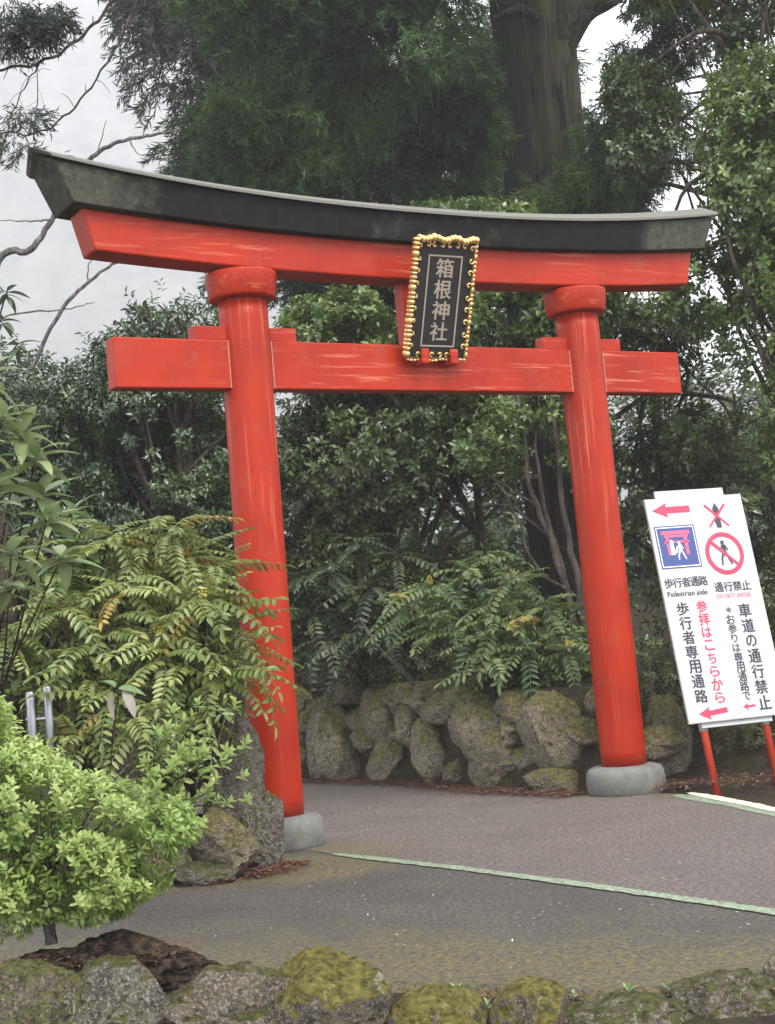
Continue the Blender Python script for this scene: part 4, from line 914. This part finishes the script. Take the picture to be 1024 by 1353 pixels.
# ------------------------------------------------------------------ azaleas
AZ = leafmat('azalea_leaf', (.085, .15, .025), (.23, .33, .065), (.52, .60, .25), .42, .32)
def rosette(seed, L=.027, k=10, mat=AZ):
    r = np.random.default_rng(seed); j = np.arange(k); a = j*2.4+r.random()
    el = np.linspace(.0, 1.1, k); D = np.stack([np.cos(a)*np.cos(el), np.sin(a)*np.cos(el), np.sin(el)], 1)
    P = np.stack([0*a, 0*a, .004*j-.01], 1); N = np.stack([-np.cos(a)*np.sin(el), -np.sin(a)*np.sin(el), np.cos(el)], 1)+r.normal(size=(k, 3))*.1
    l = L*r.uniform(.75, 1.15, k); V, Fc, li = leaf_geo(P, D, N, l, l*.25, 'oval', .12)
    t = np.clip(.2+.6*r.random()+.35*r.random(k)*np.linspace(.3, 1, k), 0, 1)[li]
    mb = MB(); mb.tube([(0, 0, .01), (.004, 0, -.03), (.0, .006, -.07)], [.0012, .0016, .002], 3, cap=False); nv = len(V)
    V = np.concatenate([V, np.array(mb.V)]); Fc = np.concatenate([Fc, np.array(mb.F)+nv]); t = np.concatenate([t, np.full(len(mb.V), .1)])
    return mesh('sprig', V, Fc, mat, False, t)
RS = [rosette(i) for i in range(6)]; RS2 = [rosette(20+i, .042, 9) for i in range(5)]
az = empty('azalea_bush', (-1.28, 5.4, .3), label='bright yellow green azalea bush on a short stem at the left', cat='bush')
AB = [(-1.38, 5.42, .76, .26, .32, .24), (-1.12, 5.42, .68, .24, .26, .20), (-.93, 5.42, .64, .19, .22, .12), (-1.57, 5.4, .86, .24, .3, .40), (-1.2, 5.42, .52, .32, .28, .18), (-.98, 5.4, .53, .15, .18, .13), (-1.5, 5.4, .52, .3, .26, .22), (-1.10, 5.38, .44, .14, .16, .10)]
P, O = sample_blobs(AB, 4200, .62, .46, 5.5, 41)
inside = np.zeros(len(P), bool)
for b in AB: inside |= (((P-np.array(b[:3]))/np.array(b[3:]))**2).sum(1) < .62
P, O = P[~inside], O[~inside]
near = np.argsort(P[:, 1]*1.0+ (P[:, 0] < -1.75)*5)[:290]; mask = np.zeros(len(P), bool); mask[near] = True
r = random.Random(8)
pj = P + (vnoise(P*9, 91)-.35)[:, None]*O*.10
for p, o in zip(pj[mask], O[mask]):
    d = Vector(o)*.8+Vector((r.uniform(-.3, .3), r.uniform(-.3, .3), .9)); q = d.to_track_quat('Z', 'Y').to_euler()
    link('sprig', r.choice(RS), az, Vector(p)-az.location, q, [r.uniform(.8, 1.15)]*3)
V, Fc, t = twigs(P[~mask]-np.array(az.location), O[~mask], 10, .027, .25, .03, .6, 'oval', .12)
P2, O2 = sample_blobs(AB, 900, .2, .30, 7, 42)
V2, F2, t2 = twigs(P2-np.array(az.location), O2, 8, .03, .22, .03, .6, 'oval', .12)
link('foliage', mesh('foliage', np.concatenate([V, V2]), np.concatenate([Fc, F2+len(V)]), AZ, False, np.concatenate([t, t2*.6])), az, kind='stuff')
tb = MB(); tb.tube(spline([(0.0, 0, -.02), (-.01, .01, .09), (.0, .02, .2), (-.02, .02, .35)], 5), np.linspace(.022, .014, 16), 10)
for k in range(26):
    a = r.random()*6.28; e_ = Vector((math.cos(a)*r.uniform(.1, .36), math.sin(a)*r.uniform(.05, .25), r.uniform(.2, .62))); tb.tube(spline([(0, .02, .12+.1*r.random()), e_*.5+Vector((0, 0, .12)), e_], 4), np.linspace(.008, .002, 9), 5)
link('stem', tb.mesh('stem', BARK3, True), az)
az2 = empty('azalea_bush', label='loose azalea sprigs arching over the rocks beside the left pillar', cat='bush'); tb = MB()
pts = []
for k in range(16):
    e_ = Vector((-1.28+.55*r.random()**.8, 7.1+r.uniform(-.15, .15), r.uniform(.42, .98))); b = Vector((-1.35, 7.3, .25+.3*r.random()))
    P3 = spline([b, b.lerp(e_, .5)+Vector((0, 0, .06)), e_], 5); tb.tube(P3, np.linspace(.005, .0022, len(P3)), 5)
    for i in range(3, len(P3)):
        if r.random() < .75 or i == len(P3)-1: pts.append((P3[i]+Vector((r.uniform(-.03, .03), r.uniform(-.03, .03), r.uniform(-.01, .04))), (e_-b).normalized()))
for p, d in pts:
    q = (d*.7+Vector((r.uniform(-.5, .5), r.uniform(-.6, .2), .8))).to_track_quat('Z', 'Y').to_euler(); link('sprig', r.choice(RS2), az2, p, q, [r.uniform(.8, 1.2)]*3)
link('stem', tb.mesh('stem', TWIG, True), az2)

# ------------------------------------------------------------------ steel posts
pr_ = empty('steel_railing', label='pair of stainless steel tube ends joined by a clamp behind the azalea', cat='railing')
for x, zt in ((-1.992, 1.118), (-1.899, 1.140)):
    mb = MB().tube([(x, 8.3, -.02), (x, 8.3, zt-.012), (x, 8.3, zt-.003), (x, 8.3, zt)], [.026, .026, .022, .010], 20)
    link('post', mb.mesh('post', STEEL, True), pr_)
link('clamp', MB().tube([(-2.025, 8.3, .965), (-1.87, 8.3, .965)], .014, 12).mesh('clamp', STEEL, True), pr_)

# ------------------------------------------------------------------ weeds and litter
WEED = leafmat('weed_leaf', (.10, .19, .06), (.2, .34, .12), (.36, .5, .22), .5, .3)
WM = [rosette(40+i, .036, 7, WEED) for i in range(4)]
weeds = [((.09, 5.42, -.015), 1.2, 'broad pale green weed growing by the low mossy rock'), ((.48, 5.28, -.02), .6, 'tiny weed in the dark soil right of the domed mossy rock'), ((.66, 5.24, -.02), 1.25, 'brightest green weed rosette at the centre right of the soil strip'),
         ((.79, 5.22, -.02), .95, 'leafy weed between the bright rosette and the angular rock'), ((.875, 5.24, -.02), .9, 'small weed touching the angular pale rock'), ((.54, 5.14, -.03), .7, 'weed in front of the long low stone'),
         ((.19, 5.30, -.03), .75, 'small weed left of the domed mossy rock'), ((.42, 5.2, -.03), .6, 'little weed just right of the domed mossy rock'), ((.80, 5.0, -.03), .8, 'weed at the bottom border beneath the angular rock')]
for i, (loc, s, lab) in enumerate(weeds):
    link('weed', WM[i % 4], None, loc, (0, 0, i), [s]*3, label=lab, cat='weed', group='weeds in the soil strip')
def litter(name, regions, n, L, mat, seed):
    g = np.random.default_rng(seed); P = []
    for (x0, y0, x1, y1, w, zz, share) in regions:
        k = int(n*share); t = g.random(k); off = g.normal(size=k)*w; dx, dy = x1-x0, y1-y0; q = math.hypot(dx, dy)
        P.append(np.stack([x0+dx*t-dy/q*off, y0+dy*t+dx/q*off, np.full(k, zz)+g.random(k)*.012], 1))
    P = np.concatenate(P); k = len(P); a = g.random(k)*6.28; D = np.stack([np.cos(a), np.sin(a), g.normal(size=k)*.12], 1)
    l = L*g.uniform(.4, 1.2, k); V, Fc, li = leaf_geo(P, D, np.tile([0, 0, 1.], (k, 1)), l, l*.16, 'rhomb', 0)
    link(name, mesh(name, V, Fc, mat, False, g.random(k)[li]), kind='stuff')
RB = leafmat('brown_litter', (.04, .02, .012), (.12, .05, .03), (.24, .12, .07), .8, .05)
litter('fallen_leaves', [(-.95, 14.4, -.02, 13.25, .12, .012, .16), (-.02, 13.25, .56, 12.05, .10, .012, .18), (.56, 12.05, 1.2, 11.2, .10, .012, .2), (1.7, 11.0, 2.5, 10.9, .2, .05, .06), (-.95, 8.55, -.72, 8.95, .07, .01, .14), (1.05, 5.1, 1.3, 5.2, .06, .0, .02)], 9000, .05, RB, 3)
litter('dead_needles', [(-1.45, 5.3, -.75, 5.34, .10, .245, .3), (.1, 5.42, 1.1, 5.08, .07, -.02, .4), (-1.2, 8.3, -.7, 8.7, .12, .008, .3)], 2600, .022, RB, 6)
litter('petals', [(-1.2, 7.2, 2.2, 6.2, .7, .006, .8), (-.6, 10.5, 1.5, 8.5, .9, .014, .2)], 170, .022, plain('pale_petal', (.5, .5, .42), .8), 4)

# ------------------------------------------------------------------ the mist
hz = MB().box(-700, 700, -30, 760, -1.2, 420).mesh('haze', None)
M = bpy.data.materials.new('mist'); M.use_nodes = True; M.node_tree.nodes.clear()
pv = M.node_tree.nodes.new('ShaderNodeVolumePrincipled'); ou = M.node_tree.nodes.new('ShaderNodeOutputMaterial')
pv.inputs['Color'].default_value = (.96, .965, .98, 1); pv.inputs['Density'].default_value = .0015; pv.inputs['Anisotropy'].default_value = .1
M.node_tree.links.new(pv.outputs[0], ou.inputs['Volume']); hz.materials.append(M)
link('haze', hz, kind='stuff')
